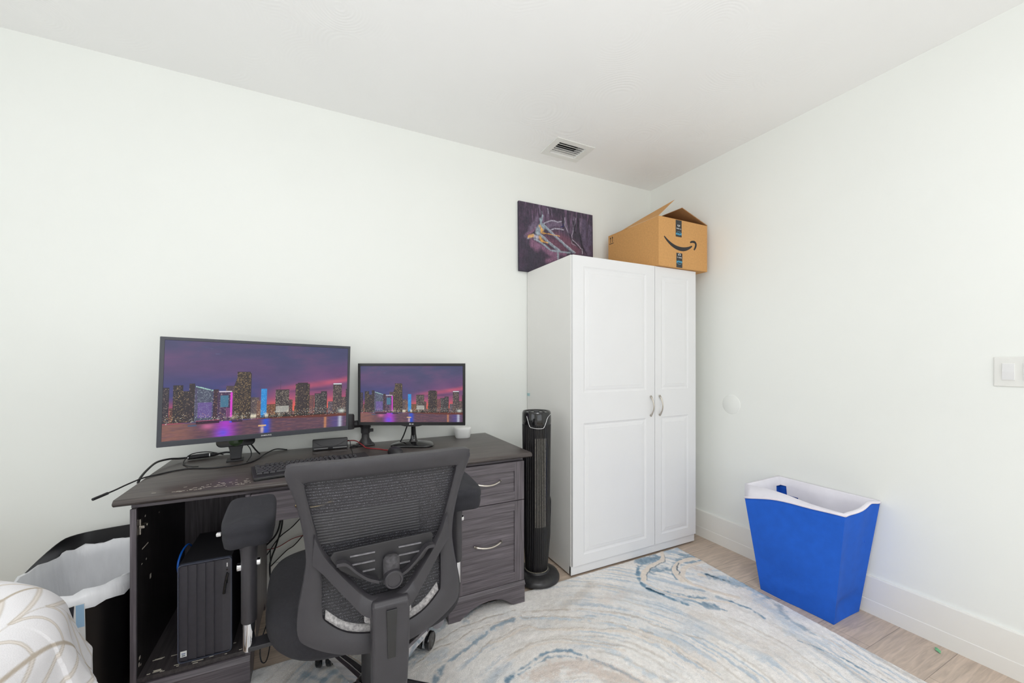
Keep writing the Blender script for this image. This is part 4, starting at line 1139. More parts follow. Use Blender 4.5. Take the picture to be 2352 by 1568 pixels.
mb = MB(); mb.tube([(-.02, .045, zc - .13), (-.06, .07, .05), (-.085, .08, .006)], .0035, 8, smooth=4); mb.build('monitor_cord', M['cable'], m2, smooth=True)

# webcam
wc = thing('webcam', 'black webcam with a round greenish lens standing behind the large monitor', 'webcam', (-.325, 2.215, .745), rz=math.radians(6))
mb = MB(); mb.prism(rrect(.148, .050, .022, 6, 0, .088), 'Y', -.018, .022); mb.build('body', M['gloss'], wc, bevel=.003, smooth=True, auto=40)
mb = MB(); mb.lathe([(.0001, -.0205), (.026, -.0200), (.029, -.0185), (.029, -.015)], 32, 0, .094, 'Y')
mb.build('lens', pmat('green_glass', lin(48, 72, 36), .08, coat=1), wc, smooth=True, auto=40)
mb = MB(); mb.loft([[(-.020, -.02, .006), (.020, -.02, .006), (.020, .01, .006), (-.020, .01, .006)], [(-.024, -.016, .045), (.024, -.016, .045), (.024, .014, .045), (-.024, .014, .045)], [(-.030, -.014, .070), (.030, -.014, .070), (.030, .014, .070), (-.030, .014, .070)]]); mb.build('stem', M['plast2'], wc, bevel=.003)
mb = MB(); mb.box(-.035, .030, -.045, .015, 0, .006); mb.build('foot', M['plast2'], wc, bevel=.002)
mb = MB(); mb.tube([(.055, .01, .066), (.075, .03, .03), (.092, .05, .004)], .0035, 8); mb.build('leg', M['plast2'], wc)

# router, case, keyboard, mouse
rt_ = thing('wifi_router', 'small rounded white wifi router at the back right of the desk', 'router', (.790, 2.268, .745), rz=math.radians(-12))
mb = MB(); mb.loft([[(x, y, z) for x, y in rrect(.100 * s, .100 * s, .028 * s, 6)] for z, s in ((0, .82), (.003, .86), (.030, .95), (.050, 1.0), (.057, .97), (.060, .88))])
mb.build('housing', M['white'], rt_, smooth=True, auto=50)
mb = MB(); mb.lathe([(.002, .0595), (.002, .0605), (.0001, .0606)], 12); mb.build('status_light', M['label'], rt_)
cs = thing('speaker_bar', 'short black box-shaped desktop speaker at the back of the desk', 'speaker', (.072, 2.262, .745), rz=math.radians(-1.5))
mb = MB(); mb.prism([(-.028, .003), (.022, .003), (.022, .052), (-.014, .056), (-.026, .020)], 'X', -.082, .082); mb.build('body', M['plast2'], cs, bevel=.003)
mb = MB(); mb.tube([(-.068, -.0215, .043), (-.05, -.0262, .030), (-.02, -.029, .0215), (.02, -.029, .0215), (.05, -.0262, .030), (.068, -.0215, .043)], .0007, 6, smooth=5); mb.build('front_line', M['plast'], cs)
mb = MB(); mb.box(-.074, -.012, -.0285, -.026, .010, .0125); mb.box(.012, .078, -.0285, -.026, .010, .0125); mb.build('silver_strip', M['silver'], cs)
mb = MB(); mb.prism([(-.011, .009), (.011, .009), (.008, .014), (-.008, .014)], 'Y', -.031, -.026); mb.build('latch', M['gloss'], cs)
for p in (-.07, .07):
    mb = MB(); mb.box(p - .006, p + .006, -.02, .02, 0, .003); mb.build('foot', M['plast2'], cs)

kb = thing('keyboard', 'black full-size computer keyboard on the desk', 'keyboard', (.003, 1.893, .745), rz=math.radians(9.5))
KD = lambda y: .016 + (y + .075) * .075
mb = MB(); mb.prism([(-.080, .001), (.075, .001), (.075, .024), (-.055, .015), (-.080, .012)], 'X', -.226, .226); mb.build('base', M['plast2'], kb, bevel=.003)
mb = MB(); mb.prism([(-.0835, 0), (-.0805, 0), (-.0805, .008), (-.0835, .006)], 'X', -.222, .222); mb.build('front_lip', M['gloss'], kb)
kmat = pmat('key_plastic', lin(50, 49, 53), .45, var=.05)
kmesh = {}
def key(x, y, w, dd=.0165):
    kk = round(w, 4)
    if kk not in kmesh:
        m_ = MB(); a, b = w / 2 - .0008, dd / 2
        m_.loft([[(-a, -b, 0), (a, -b, 0), (a, b, 0), (-a, b, 0)], [(-a, -b, .003), (a, -b, .003), (a, b, .003), (-a, b, .003)], [(-a + .0025, -b + .002, .0085), (a - .0025, -b + .002, .0085), (a - .0025, b - .003, .0085), (-a + .0025, b - .003, .0085)]])
        o = m_.build('key', kmat, kb)
        kmesh[kk] = o; 
    else:
        o = kmesh[kk].copy(); COL.objects.link(o); o.parent = kb
    o.location = (x, y, .0155 + (y + .055) * .07); o.rotation_euler = (math.radians(4), 0, 0)
P_ = .0186
rows = [[1] * 1 + [0] + [1] * 4 + [.4] + [1] * 4 + [.4] + [1] * 4, [1] * 13 + [2], [1.5] + [1] * 12 + [1.5], [1.75] + [1] * 11 + [2.25], [2.25] + [1] * 10 + [2.75], [1.25, 1.25, 1.25, 5.5, 1.25, 1.25, 1.25, 1.25]]
n_keys = 0
for ri, row in enumerate(rows):
    y = .056 - ri * .0195 - (.004 if ri else 0)
    x = -.215
    for w in row:
        real = w >= 1
        ww = w if w else 1
        if real and n_keys < 100:
            key(x + ww * P_ * .92 / 2, y, ww * P_ * .92 - .0004); n_keys += 1
        x += ww * P_ * .92
for ri in range(6):
    y = .056 - ri * .0195 - (.004 if ri else 0)
    for k in range(7):
        if n_keys >= 100: break
        if k < 3 and ri in (3,): continue
        if k < 3 and ri == 4 and k != 1: continue
        if k >= 3 and ri == 0: continue
        if k == 6 and ri in (3, 5): continue
        key(.050 + k * P_ * .98 + (.006 if k >= 3 else 0) + .0, y, P_ * .92 - .0004); n_keys += 1
mo = thing('computer_mouse', 'black computer mouse at the end of the red cord behind the chair back', 'mouse', (.352, 1.995, .745), rz=.3)
mb = MB(); mb.loft([[(.031 * s * math.cos(a), .055 * s * math.sin(a), z) for a in [2 * PI * k / 24 for k in range(24)]] for z, s in ((0, .92), (.006, 1), (.018, .95), (.028, .78), (.034, .5), (.036, .15))]); mb.build('shell', M['plast2'], mo, smooth=True)
mb = MB(); mb.lathe([(.007, -.003), (.007, .003)], 14, .03, .031, 'X'); mb.build('wheel', M['cable'], mo)
def cable(name, label, pts, r, mat=None, sm=6, cat='cable', grp=None):
    mb = MB(); mb.tube(pts, r, 8, smooth=sm)
    return tag(mb.build(name, mat or M['cable'], None, smooth=True), label, cat, grp)
zt = .7483
cable('mouse_cord', 'red braided cord running across the desk to the mouse', [(.150, 2.285, .775), (.195, 2.300, .770), (.225, 2.225, .758), (.238, 2.20, zt), (.262, 2.165, zt), (.294, 2.136, zt), (.322, 2.095, zt), (.348, 2.06, zt + .004)], .0028, M['redcable'])
cable('speaker_cord', 'thin black cord hanging from the small speaker to the keyboard', [(.156, 2.268, .782), (.166, 2.262, .778), (.168, 2.25, .752), (.168, 2.18, zt), (.166, 2.07, zt)], .0018)
cable('coiled_cord', 'small loop of black cord beside the monitor arm clamp', [(.165, 2.245, zt), (.185, 2.262, zt), (.205, 2.250, zt), (.19, 2.235, zt), (.172, 2.240, zt + .003), (.185, 2.26, zt + .004), (.20, 2.245, zt + .003)], .0025)
cable('audio_cable', 'long thin black cable crossing the desk and sticking out past its left end', [(-.622, 1.800, .756), (-.612, 1.835, .757), (-.603, 1.90, .756), (-.590, 1.995, .751), (-.56, 2.045, zt), (-.515, 2.085, zt), (-.468, 2.100, zt), (-.40, 2.07, zt), (-.33, 2.07, zt), (-.265, 2.10, zt), (-.232, 2.17, zt), (-.215, 2.24, .752), (-.175, 2.315, .758), (-.125, 2.325, .748)], .0028)
MB().tube([(-.641, 1.752, .753), (-.622, 1.800, .756)], .0045, 10).build('cable_plug', M['cable'], bpy.data.objects['audio_cable'])
cable('power_cable', 'thicker black cable curving from the desk edge to the inline adapter', [(-.601, 1.985, .735), (-.598, 2.00, .752), (-.602, 2.08, .762), (-.597, 2.17, .772), (-.575, 2.24, .768), (-.545, 2.275, .760), (-.515, 2.288, .758)], .0042)
cable('looped_cable', 'thin black cable looping over the inline adapter', [(-.39, 2.318, .752), (-.425, 2.315, .766), (-.46, 2.300, .776), (-.505, 2.285, .773), (-.520, 2.25, .758), (-.515, 2.20, zt), (-.50, 2.17, zt), (-.468, 2.115, zt + .004), (-.440, 2.095, zt + .006)], .0022)
cable('cable_tail', 'black cable leaving the inline adapter towards the wall', [(-.412, 2.316, .758), (-.38, 2.320, .762), (-.35, 2.322, .756), (-.325, 2.325, .750)], .0040)
ad_ = thing('inline_adapter', 'small black cylindrical cable adapter lying on the desk below the large monitor', 'adapter', (-.517, 2.288, .758), rz=math.radians(14))
mb = MB(); mb.tube([(0, 0, 0), (.075, 0, 0)], .0105, 16); mb.build('body', M['plast2'], ad_, bevel=.001)
mb = MB(); mb.tube([(.075, 0, 0), (.079, 0, 0)], .0108, 16); mb.tube([(-.003, 0, 0), (0, 0, 0)], .0108, 16); mb.build('ring', M['silver'], ad_)
mb = MB(); mb.tube([(.079, 0, 0), (.095, 0, 0), (.11, 0, 0)], [.009, .008, .005], 14); mb.build('plug', M['plast2'], ad_)
cable('webcam_cord', 'thin black cord hanging from the webcam to the desk', [(-.285, 2.21, .815), (-.268, 2.20, .79), (-.262, 2.18, .765), (-.270, 2.15, .7505), (-.272, 2.125, zt)], .002)

# cables hanging against the wall under the desk
wc_ = [([(-.17, 2.318, .70), (-.158, 2.318, .50), (-.155, 2.315, .40), (-.175, 2.31, .33), (-.235, 2.305, .275), (-.30, 2.30, .25)], .0042, 'thick black cable curving down the wall under the desk, leftmost one'),
       ([(-.15, 2.322, .70), (-.147, 2.322, .45), (-.150, 2.322, .36), (-.175, 2.32, .27), (-.20, 2.315, .18), (-.18, 2.30, .06), (-.10, 2.28, .01)], .0040, 'black cable dropping down the wall to the floor behind the chair'),
       ([(-.04, 2.325, .42), (-.10, 2.325, .355), (-.16, 2.325, .31), (-.21, 2.32, .24), (-.24, 2.315, .20)], .0026, 'thin black cable slanting across the wall under the desk, upper one'),
       ([(-.02, 2.327, .34), (-.09, 2.327, .26), (-.13, 2.327, .235), (-.2, 2.325, .17)], .0026, 'thin black cable slanting across the wall under the desk, lower one')]
for pts, r, lb in wc_:
    cable('wall_cable', lb, pts, r, grp='cables behind the desk')
cable('red_wall_cable', 'thin dark red cable across the wall under the desk', [(-.03, 2.326, .30), (-.10, 2.326, .292), (-.17, 2.324, .262), (-.24, 2.32, .262)], .002, M['redcable'])
cable('floor_cable', 'thin black cable looping down beside the desk divider', [(-.18, 2.1, .35), (-.17, 1.95, .16), (-.185, 1.80, .12), (-.180, 1.76, .075), (-.165, 1.80, .05), (-.16, 1.95, .06), (-.15, 2.2, .1)], .0022)

# ------------------------------------------------------------------ desktop computer in the cabinet
pc = thing('desktop_computer', 'black tower computer with ribbed front inside the open desk cabinet', 'computer', (-.3525, 1.775, .1345))
w, h, d = .158, .346, .30
mb = MB(); mb.box(-w / 2 + .001, w / 2 - .001, .012, d, 0.002, h - .002); mb.build('case', pmat('case_black', lin(34, 33, 36), .5, var=.08, vscale=12), pc, bevel=.002)
mb = MB(); o_ = rrect(w, h, .012, 5, 0, h / 2); i_ = rrect(w - .006, h - .006, .010, 5, 0, h / 2)
mb.loft([[(x, .012, z) for x, z in o_], [(x, -.001, z) for x, z in o_], [(x, -.001, z) for x, z in i_], [(x, .003, z) for x, z in i_]], cap=False)
mb.build('front_rim', pmat('rim_grey', lin(72, 76, 90), .4), pc)
mb = MB()
nb, x = 6, -w / 2 + .003
bwid = (w - .006) / 6
for k in range(6):
    a, b = x + k * bwid, x + (k + 1) * bwid
    if k < 5:
        mb.add([(a, .0050, .006), (b, -.0005, .006), (b, -.0005, h - .006), (a, .0050, h - .006), (b, .0075, .006), (b, .0075, h - .006)], [(0, 1, 2, 3), (1, 4, 5, 2)])
    else:
        mb.add([(a, -.0005, .006), (b, -.0005, .006), (b, -.0005, h - .006), (a, -.0005, h - .006)], [(0, 1, 2, 3)])
mb.add([(-w / 2 + .003, .008, .003), (w / 2 - .003, .008, .003), (w / 2 - .003, .008, h - .003), (-w / 2 + .003, .008, h - .003)], [(0, 1, 2, 3)])
mb.build('ribbed_front', pmat('front_plastic', lin(66, 64, 70), .5, var=.06, vscale=60, bump=.1, bscale=700), pc, fix=False)
cxp = w / 2 - .014
mb = MB(); mb.box(cxp - .0015, cxp + .0015, -.001, .002, h - .034, h - .020); mb.build('power_light', M['label'], pc)
mb = MB(); mb.lathe([(.003, -.0006), (.003, .002)], 12, cxp, h - .045, 'Y'); mb.box(cxp - .002, cxp + .002, -.0006, .002, h - .095, h - .055); mb.build('ports', M['gloss'], pc)
mb = MB()
for k, (z, n) in enumerate(((.20, 3), (.187, 2), (.176, 3), (.165, 2), (.15, 3))):
    mb.box(cxp - .0012, cxp + .0012, -.0004, .0006, z, z + .004)
for k in range(4):
    mb.box(cxp - .008 + k * .0045, cxp - .0068 + k * .0045, -.0004, .0008, .030, .044, rot=None)
mb.build('markings', M['nickel'], pc)
mb = MB(); mb.tube([(cxp + .002, -.007, h - .057), (cxp - .004, -.008, h - .090), (cxp - .009, -.006, h - .128)], .0045, 10); mb.build('wireless_dongle', M['gloss'], pc)
stk = MB().box(-w / 2 + .008, -w / 2 + .026, -.0008, .0005, .022, .042).build('sticker', M['label'], pc)
text_part('sticker_print', 'intel', .006, pmat('sticker_blue', lin(60, 90, 150), .5), stk, (-w / 2 + .017, -.0014, .034), bold=.0002)
MB().box(-w / 2 + .012, -w / 2 + .022, -.0012, -.0006, .025, .029).build('sticker_bar', pmat('sticker_grey', lin(120, 130, 140), .5), stk)
cable('network_cable', 'bright blue cable arching beside the tower computer', [(-.447, 1.90, .36), (-.446, 1.845, .43), (-.446, 1.845, .465), (-.444, 1.885, .488), (-.440, 1.94, .490), (-.440, 1.99, .465), (-.438, 2.05, .42), (-.436, 2.15, .38)], .0035, M['bluecable'])

# ------------------------------------------------------------------ bin with liner
T_ = thing('trash_bin', 'tall black plastic bin with a white liner between bed and desk', 'bin', (0, 0, 0))
rim = [(-.905, 1.96), (-.915, 2.20), (-.885, 2.285), (-.78, 2.318), (-.66, 2.325), (-.585, 2.29), (-.568, 2.20), (-.566, 1.90), (-.585, 1.81), (-.66, 1.745), (-.76, 1.735), (-.86, 1.80)]
rimc = [Vector((p.x, p.y, 0)) for p in catmull([(x, y, 0) for x, y in rim], 4, closed=True)]
cc = Vector((-.74, 2.03, 0))
def rr(s, z, fn=None):
    return [Vector((cc.x + (p.x - cc.x) * s, cc.y + (p.y - cc.y) * s, z + (fn(p) if fn else 0))) for p in rimc]
RZ = .452
back = lambda p: .028 * max(0, min(1, (p.y - 1.95) / .3)) 
mb = MB(); mb.loft([rr(.80, .001), rr(.84, .03), rr(.97, RZ - .03, back), rr(1.0, RZ - .02, back), rr(1.0, RZ, back), rr(.985, RZ, back), rr(.96, RZ - .05, back), rr(.80, .01)], cap=True)
mb.build('body', M['binblk'], T_, smooth=True, auto=50)
li = lambda p: -.030 * max(0, min(1, (p.y - 2.05) / .2)) + .010
rj = lambda k: (lambda p: .006 * math.sin(p.x * 60 + k) + .005 * math.sin(p.y * 75 + 2 * k))
def ringj(s, z, k, front=0):
    out = []
    for i, p in enumerate(rimc):
        f = 1 - max(0, min(1, (p.y - 1.98) / .2))       # 1 at the front, 0 at the back
        jit = .006 * math.sin(i * 1.9 + k) + .004 * math.sin(i * 3.7 + 2 * k)
        zz = z(f) + jit * .8
        ss = s(f) + jit * .8
        out.append(Vector((cc.x + (p.x - cc.x) * ss, cc.y + (p.y - cc.y) * ss, zz)))
    return out
mb = MB()
LR = [ringj(lambda f: .965 + .06 * f, lambda f: RZ - .03 - .010 * f, 0), ringj(lambda f: .965 + .068 * f, lambda f: RZ - .028 - .002 * f, 1.3), ringj(lambda f: .965 + .055 * f, lambda f: RZ - .026 + .012 * f, 2.1),
      ringj(lambda f: .955 + .045 * f, lambda f: RZ - .024 + .040 * f, 3), ringj(lambda f: .945 + .02 * f, lambda f: RZ - .026 + .036 * f, 4), ringj(lambda f: .93, lambda f: RZ - .07, 5), ringj(lambda f: .88, lambda f: RZ - .15, 6.2), ringj(lambda f: .82, lambda f: RZ - .26, 7)]
mb.loft(LR, cap=False); lo2 = mb.build('liner_bag', M['bag'], T_, smooth=True)
# printed product sticker on the bin front (a plain picture of the bin, small bars)
sk = MB(); sk.box(-.075, .002, -.001, 0, -.080, .045); sk_o = sk.build('sticker', M['label'], T_, loc=(-.652, 1.728, .392), rot=(math.radians(4), 0, math.radians(8)))
MB().prism([(-.072, .035), (-.021, .043), (-.026, -.038), (-.060, -.046)], 'Y', -.0016, -.001).build('sticker_picture', pmat('sticker_dark', lin(45, 45, 52), .4), sk_o)
MB().box(-.018, .0005, -.0014, -.001, -.03, .043).build('sticker_blue', pmat('sticker_pale_blue', lin(160, 195, 225), .4), sk_o)
mb = MB()
for k in range(12):
    mb.box(-.045 + k * .0022, -.045 + k * .0022 + random.choice((.0008, .0014)), -.0014, -.001, -.074, -.062)
mb.build('barcode', M['ink'], sk_o)
MB().box(-.05, -.043, -.0014, -.001, -.055, -.048).build('sticker_red', pmat('sticker_red', lin(190, 50, 60), .4), sk_o)

# ------------------------------------------------------------------ bed with leaf-patterned cover
BD = thing('bed', 'bed under a white cover printed with beige leaf veins at the left', 'bed', (0, 0, 0))
def bed_cover():
    x1, y1, rc, R, ztop = -.612, 1.540, .31, .085, .636     # where the edge starts to bend
    qx = np.concatenate([np.arange(-2.2, -1.1, .012), np.arange(-1.1, .0, .0028)])
    qy = np.concatenate([np.arange(-1.0, .8, .012), np.arange(.8, 2.06, .0028)])
    QX, QY = np.meshgrid(qx, qy)
    cx, cy = x1 - rc, y1 - rc
    dx = np.maximum(QX - cx, 0); dy = np.maximum(QY - cy, 0)
    L = np.hypot(dx, dy) + 1e-9
    d = L - rc                                   # distance beyond the start of the bend
    nxv, nyv = dx / L, dy / L
    fx, fy = QX - nxv * np.maximum(d, 0), QY - nyv * np.maximum(d, 0)
    arc = R * PI / 2
    th = np.clip(d / R, 0, PI / 2)
    out = np.where(d > 0, np.where(d < arc, R * np.sin(th), R), 0)
    drop = np.where(d > 0, np.where(d < arc, R * (1 - np.cos(th)), R + (d - arc)), 0)
    ang = np.arctan2(nyv, nxv)
    fold = np.clip((d - .02) / .25, 0, 1)
    amp = .009 * np.sin(ang * 11 + .5) * (ang > .05) * (ang < 1.5) + .006 * np.sin(QX * 21 + 1) * (nyv > .98) + .006 * np.sin(QY * 19) * (nxv > .98)
    out = out + fold * (amp + .055 * fold)
    X = fx + nxv * out; Y = fy + nyv * out
    Z = ztop - np.minimum(drop, .57) + .012 * vnoise(QX, QY, 3.5, 71, 3) * np.clip(1 - d / .1, 0.2, 1)
    X = X + .004 * vnoise(QX, QY, 14, 72, 2) * np.clip(d / .1, 0, 1)
    # pattern
    C = lin_np((240, 238, 241))[None, None] * np.ones(QX.shape + (1,))
    tan, cream = lin_np((198, 188, 176)), lin_np((238, 231, 226))
    def stroke(pts, w, col, st=1.0):
        nonlocal C
        m = w * 2 + .01
        x0 = min(p[0] for p in pts) - m; X1 = max(p[0] for p in pts) + m; y0 = min(p[1] for p in pts) - m; Y1 = max(p[1] for p in pts) + m
        iy = np.where((qy >= y0) & (qy <= Y1))[0]; ix = np.where((qx >= x0) & (qx <= X1))[0]
        if len(iy) < 2 or len(ix) < 2: return
        sl = (slice(iy[0], iy[-1] + 1), slice(ix[0], ix[-1] + 1))
        dd, _ = seg_dist(QX[sl], QY[sl], pts)
        a = (np.clip((w * .5 - dd) / .0032 + .5, 0, 1) * st)[..., None]
        C[sl] = C[sl] * (1 - a) + col[None, None] * a
    stem_rel = [(-.34, -1.45), (-.25, -1.1), (-.16, -.75), (-.11, -.55), (-.06, -.34), (-.025, -.17), (0.0, 0), (.05, .12), (.13, .22), (.24, .31), (.40, .38)]
    T1 = (.150, -.180)
    stems = []
    for k in range(-18, 14):
        ox, oy = -.655 + k * T1[0], 1.40 + k * T1[1]
        stems.append([(p.x + ox, p.y + oy) for p in catmull([(a, b, 0) for a, b in stem_rel], 6)])
    for k in range(len(stems) - 1):
        A_, B_ = stems[k], stems[k + 1]
        mid = [((a[0] + b[0]) / 2, (a[1] + b[1]) / 2) for a, b in zip(A_, B_)]
        for i in range(2, len(mid) - 6, 4):
            for S_ in (A_, B_):
                e = S_[min(i + 5, len(S_) - 1)]; s0 = mid[i]; c1 = mid[i + 3]
                cpt = ((e[0] * .55 + c1[0] * .45), (e[1] * .55 + c1[1] * .45))
                # quadratic curve bulging forward
                pts = []
                for t in [j / 7 for j in range(8)]:
                    pts.append(((1 - t) ** 2 * s0[0] + 2 * t * (1 - t) * (c1[0] * .7 + cpt[0] * .3) + t * t * e[0], (1 - t) ** 2 * s0[1] + 2 * t * (1 - t) * (c1[1] * .7 + cpt[1] * .3) + t * t * e[1]))
                stroke(pts, .0100, tan); stroke(pts, .0048, cream)
        stroke(mid, .0022, tan, .8)
    for S_ in stems:
        stroke(S_, .0085, lin_np((194, 182, 168)))
    P = np.stack([X, Y, Z], -1)
    tint_grid('bed_cover', P, C, attr_mat('cover_cloth', .9, bump=.25, bscale=420, speck=.03, sscale=500, spec=.1), BD, smooth=True)
bed_cover()
mb = MB(); mb.box(-2.2, -.67, -1.0, 1.50, .22, .58); mb.build('mattress', M['lining'], BD, bevel=.05, seg=4)
mb = MB(); mb.box(-2.15, -.70, -.95, 1.42, .0, .22); mb.build('bed_base', M['plast2'], BD)

# ------------------------------------------------------------------ office chair (origin: floor under the column, facing the desk = +Y)
CX, CY = .170, 1.423
ch = thing('office_chair', 'black mesh-back office chair on a chrome base pulled up to the desk', 'office chair', (CX, CY, .012))
ZO = -.012
def zz(z): return z + ZO
def byy(x, z):
    """rear surface of the back in chair coordinates"""
    return -.328 + .38 * (abs(x) ** 2.2) + .030 * math.sin((z - .44) / .5 * PI) * 0.6 - .02 * max(0, (z - .75)) / .2
outer = [(0, .437), (.06, .441), (.125, .459), (.187, .492), (.208, .520), (.208, .575), (.197, .64), (.190, .70), (.197, .77), (.212, .85), (.233, .915), (.233, .936), (.218, .948), (.1, .949), (0, .950)]
inner = [(0, .484), (.055, .490), (.105, .508), (.147, .543), (.153, .565), (.154, .600), (.154, .65), (.156, .70), (.166, .76), (.179, .82), (.192, .885), (.192, .895), (.184, .903), (.09, .905), (0, .906)]
def sym(h):
    r = [p for p in h]
    l = [(-x, z) for x, z in reversed(h[1:-1])]
    return r + l
def d3(pts, dy=0.0):
    return [(x, byy(x, z) + dy, zz(z)) for x, z in pts]
def cr2(pts, k=4, closed=True):
    return [(p.x, p.y) for p in catmull([(a, b, 0) for a, b in pts], k, closed)]
O, I = cr2(sym(outer)), cr2(sym(inner))
def rim3(pts, dy, s=1.0):
    return [Vector((x, byy(x, z) + dy, zz(z))) for x, z in pts]
Mid = [((a[0] + b[0]) / 2, (a[1] + b[1]) / 2) for a, b in zip(O, I)]
mb = MB()
# cross-section loops: outer edge, rounded rear face, inner edge, front
loops = [rim3(O, .030), rim3(O, .006), rim3([(o[0] * .97 + m[0] * .03, o[1] * .97 + m[1] * .03) for o, m in zip(O, Mid)], .001), rim3([(o[0] * .8 + i[0] * .2, o[1] * .8 + i[1] * .2) for o, i in zip(O, I)], -.004),
         rim3(Mid, -.005), rim3([(o[0] * .15 + i[0] * .85, o[1] * .15 + i[1] * .85) for o, i in zip(O, I)], -.003), rim3(I, .001), rim3(I, .030)]
n = len(O); vs = [p for l in loops for p in l]; fs = []
for a in range(len(loops)):
    b = (a + 1) % len(loops)
    for j in range(n):
        k = (j + 1) % n
        fs.append((a * n + j, a * n + k, b * n + k, b * n + j))
mb.add(vs, fs)
bf = mb.build('back_frame', M['plast'], ch, smooth=True, auto=40)
# the V-shaped yoke from the spine up to both sides
for s in (-1, 1):
    T = catmull([(s * .170, 0, .765), (s * .150, 0, .718), (s * .115, 0, .672), (s * .080, 0, .632), (s * .048, 0, .600), (s * .02, 0, .590)], 5)
    Bt = catmull([(s * .176, 0, .690), (s * .152, 0, .668), (s * .123, 0, .634), (s * .096, 0, .603), (s * .062, 0, .564), (s * .03, 0, .55)], 5)
    nT = len(T)
    def yk(i): return -.006 - .050 * (i / (nT - 1)) ** 1.0
    L1 = [[(p.x, byy(p.x, p.z) + yk(i) + .016, zz(p.z + .004)) for i, p in enumerate(T)],
          [(p.x, byy(p.x, p.z) + yk(i) + .0, zz(p.z)) for i, p in enumerate(T)],
          [(p.x * .9 + q.x * .1, byy(p.x, p.z) + yk(i) - .004, zz(p.z * .9 + q.z * .1)) for i, (p, q) in enumerate(zip(T, Bt))],
          [(p.x, byy(p.x, p.z) + yk(i) - .003, zz(p.z)) for i, p in enumerate(Bt)],
          [(p.x, byy(p.x, p.z) + yk(i) + .016, zz(p.z)) for i, p in enumerate(Bt)]]
    mb = MB(); rings3 = [[L1[a][i] for a in range(5)] for i in range(nT)]
    mb.loft(rings3); mb.build('back_yoke', M['plast'], ch, smooth=True, auto=50)
# mesh: fine ribs with see-through cloth
mm_ = bpy.data.materials.new('chair_mesh'); mm_.use_nodes = True
nt = mm_.node_tree; b = nt.nodes['Principled BSDF']; b.inputs['Roughness'].default_value = .55
tc = nt.nodes.new('ShaderNodeTexCoord')
sp = nt.nodes.new('ShaderNodeSeparateXYZ'); nt.links.new(tc.outputs['Object'], sp.inputs[0])
mz = nt.nodes.new('ShaderNodeMath'); mz.operation = 'MULTIPLY'; mz.inputs[1].default_value = 2 * PI / .0078; nt.links.new(sp.outputs[2], mz.inputs[0])
sz = nt.nodes.new('ShaderNodeMath'); sz.operation = 'SINE'; nt.links.new(mz.outputs[0], sz.inputs[0])
nz = nt.nodes.new('ShaderNodeTexNoise'); nz.inputs['Scale'].default_value = 650; nz.inputs['Detail'].default_value = 1; nt.links.new(tc.outputs['Object'], nz.inputs['Vector'])
mr = nt.nodes.new('ShaderNodeMapRange'); mr.inputs[1].default_value = -.3; mr.inputs[2].default_value = .5; nt.links.new(sz.outputs[0], mr.inputs[0])
rp = nt.nodes.new('ShaderNodeMapRange'); rp.inputs[1].default_value = .50; rp.inputs[2].default_value = .68; nt.links.new(nz.outputs[0], rp.inputs[0])
mu = nt.nodes.new('ShaderNodeMath'); mu.operation = 'MULTIPLY'; nt.links.new(mr.outputs[0], mu.inputs[0]); nt.links.new(rp.outputs[0], mu.inputs[1])
cm_ = nt.nodes.new('ShaderNodeMix'); cm_.data_type = 'RGBA'; cm_.inputs[6].default_value = lin(44, 43, 47); cm_.inputs[7].default_value = lin(128, 128, 136)  # pale specks in the weave colour stand in for glints
nt.links.new(mu.outputs[0], cm_.inputs[0]); nt.links.new(cm_.outputs[2], b.inputs['Base Color'])
# opacity: solid ribs, open cloth between
al = nt.nodes.new('ShaderNodeMapRange'); al.inputs[1].default_value = -.6; al.inputs[2].default_value = .4; al.inputs[3].default_value = .97; al.inputs[4].default_value = .80
nt.links.new(sz.outputs[0], al.inputs[0]); nt.links.new(al.outputs[0], b.inputs['Alpha'])
mb = MB()
# grid clipped to the inner outline, one row per 6 mm
rows_ = []
zs_ = [.470 + i * (.918 - .470) / 60 for i in range(61)]
def halfw(z):
    pts = sorted([(p[1], abs(p[0])) for p in inner[3:12]])
    if z <= pts[0][0]:
        lo = [(p[1], p[0]) for p in inner[:4]]
        for a, b2 in zip(lo, lo[1:]):
            if a[0] <= z <= b2[0]: return a[1] + (b2[1] - a[1]) * (z - a[0]) / (b2[0] - a[0])
        return .02
    for a, b2 in zip(pts, pts[1:]):
        if a[0] <= z <= b2[0]: return a[1] + (b2[1] - a[1]) * (z - a[0]) / max(1e-6, b2[0] - a[0])
    return pts[-1][1]
for z in zs_:
    hw = max(.08, halfw(z) + .012)
    rows_.append([(x, byy(x, z) + .016 + .018 * math.exp(-((z - .66) / .07) ** 2) * math.exp(-(x / .1) ** 2), zz(z)) for x in [hw * (-1 + 2 * k / 24) for k in range(25)]])
mb.loft(rows_, closed=False, cap=False); mb.build('mesh_back', mm_, ch, smooth=True, fix=False)
# dusty strip along the bottom rail
mb = MB()
I2 = [(0, .486), (.055, .492), (.105, .510), (.147, .545)]
I3 = [(0, .500), (.055, .507), (.103, .526), (.145, .563)]
A_ = [(-x, z) for x, z in reversed(I2[1:])] + I2; B_ = [(-x, z) for x, z in reversed(I3[1:])] + I3
A_, B_ = cr2(A_, 4, False), cr2(B_, 4, False)
mb.ribbon([(x, byy(x, z) + .006, zz(z)) for x, z in A_], [(x, byy(x, z) + .014, zz(z)) for x, z in B_], (0, .004, 0)); mb.build('bottom_lining', M['dust'], ch, smooth=True)
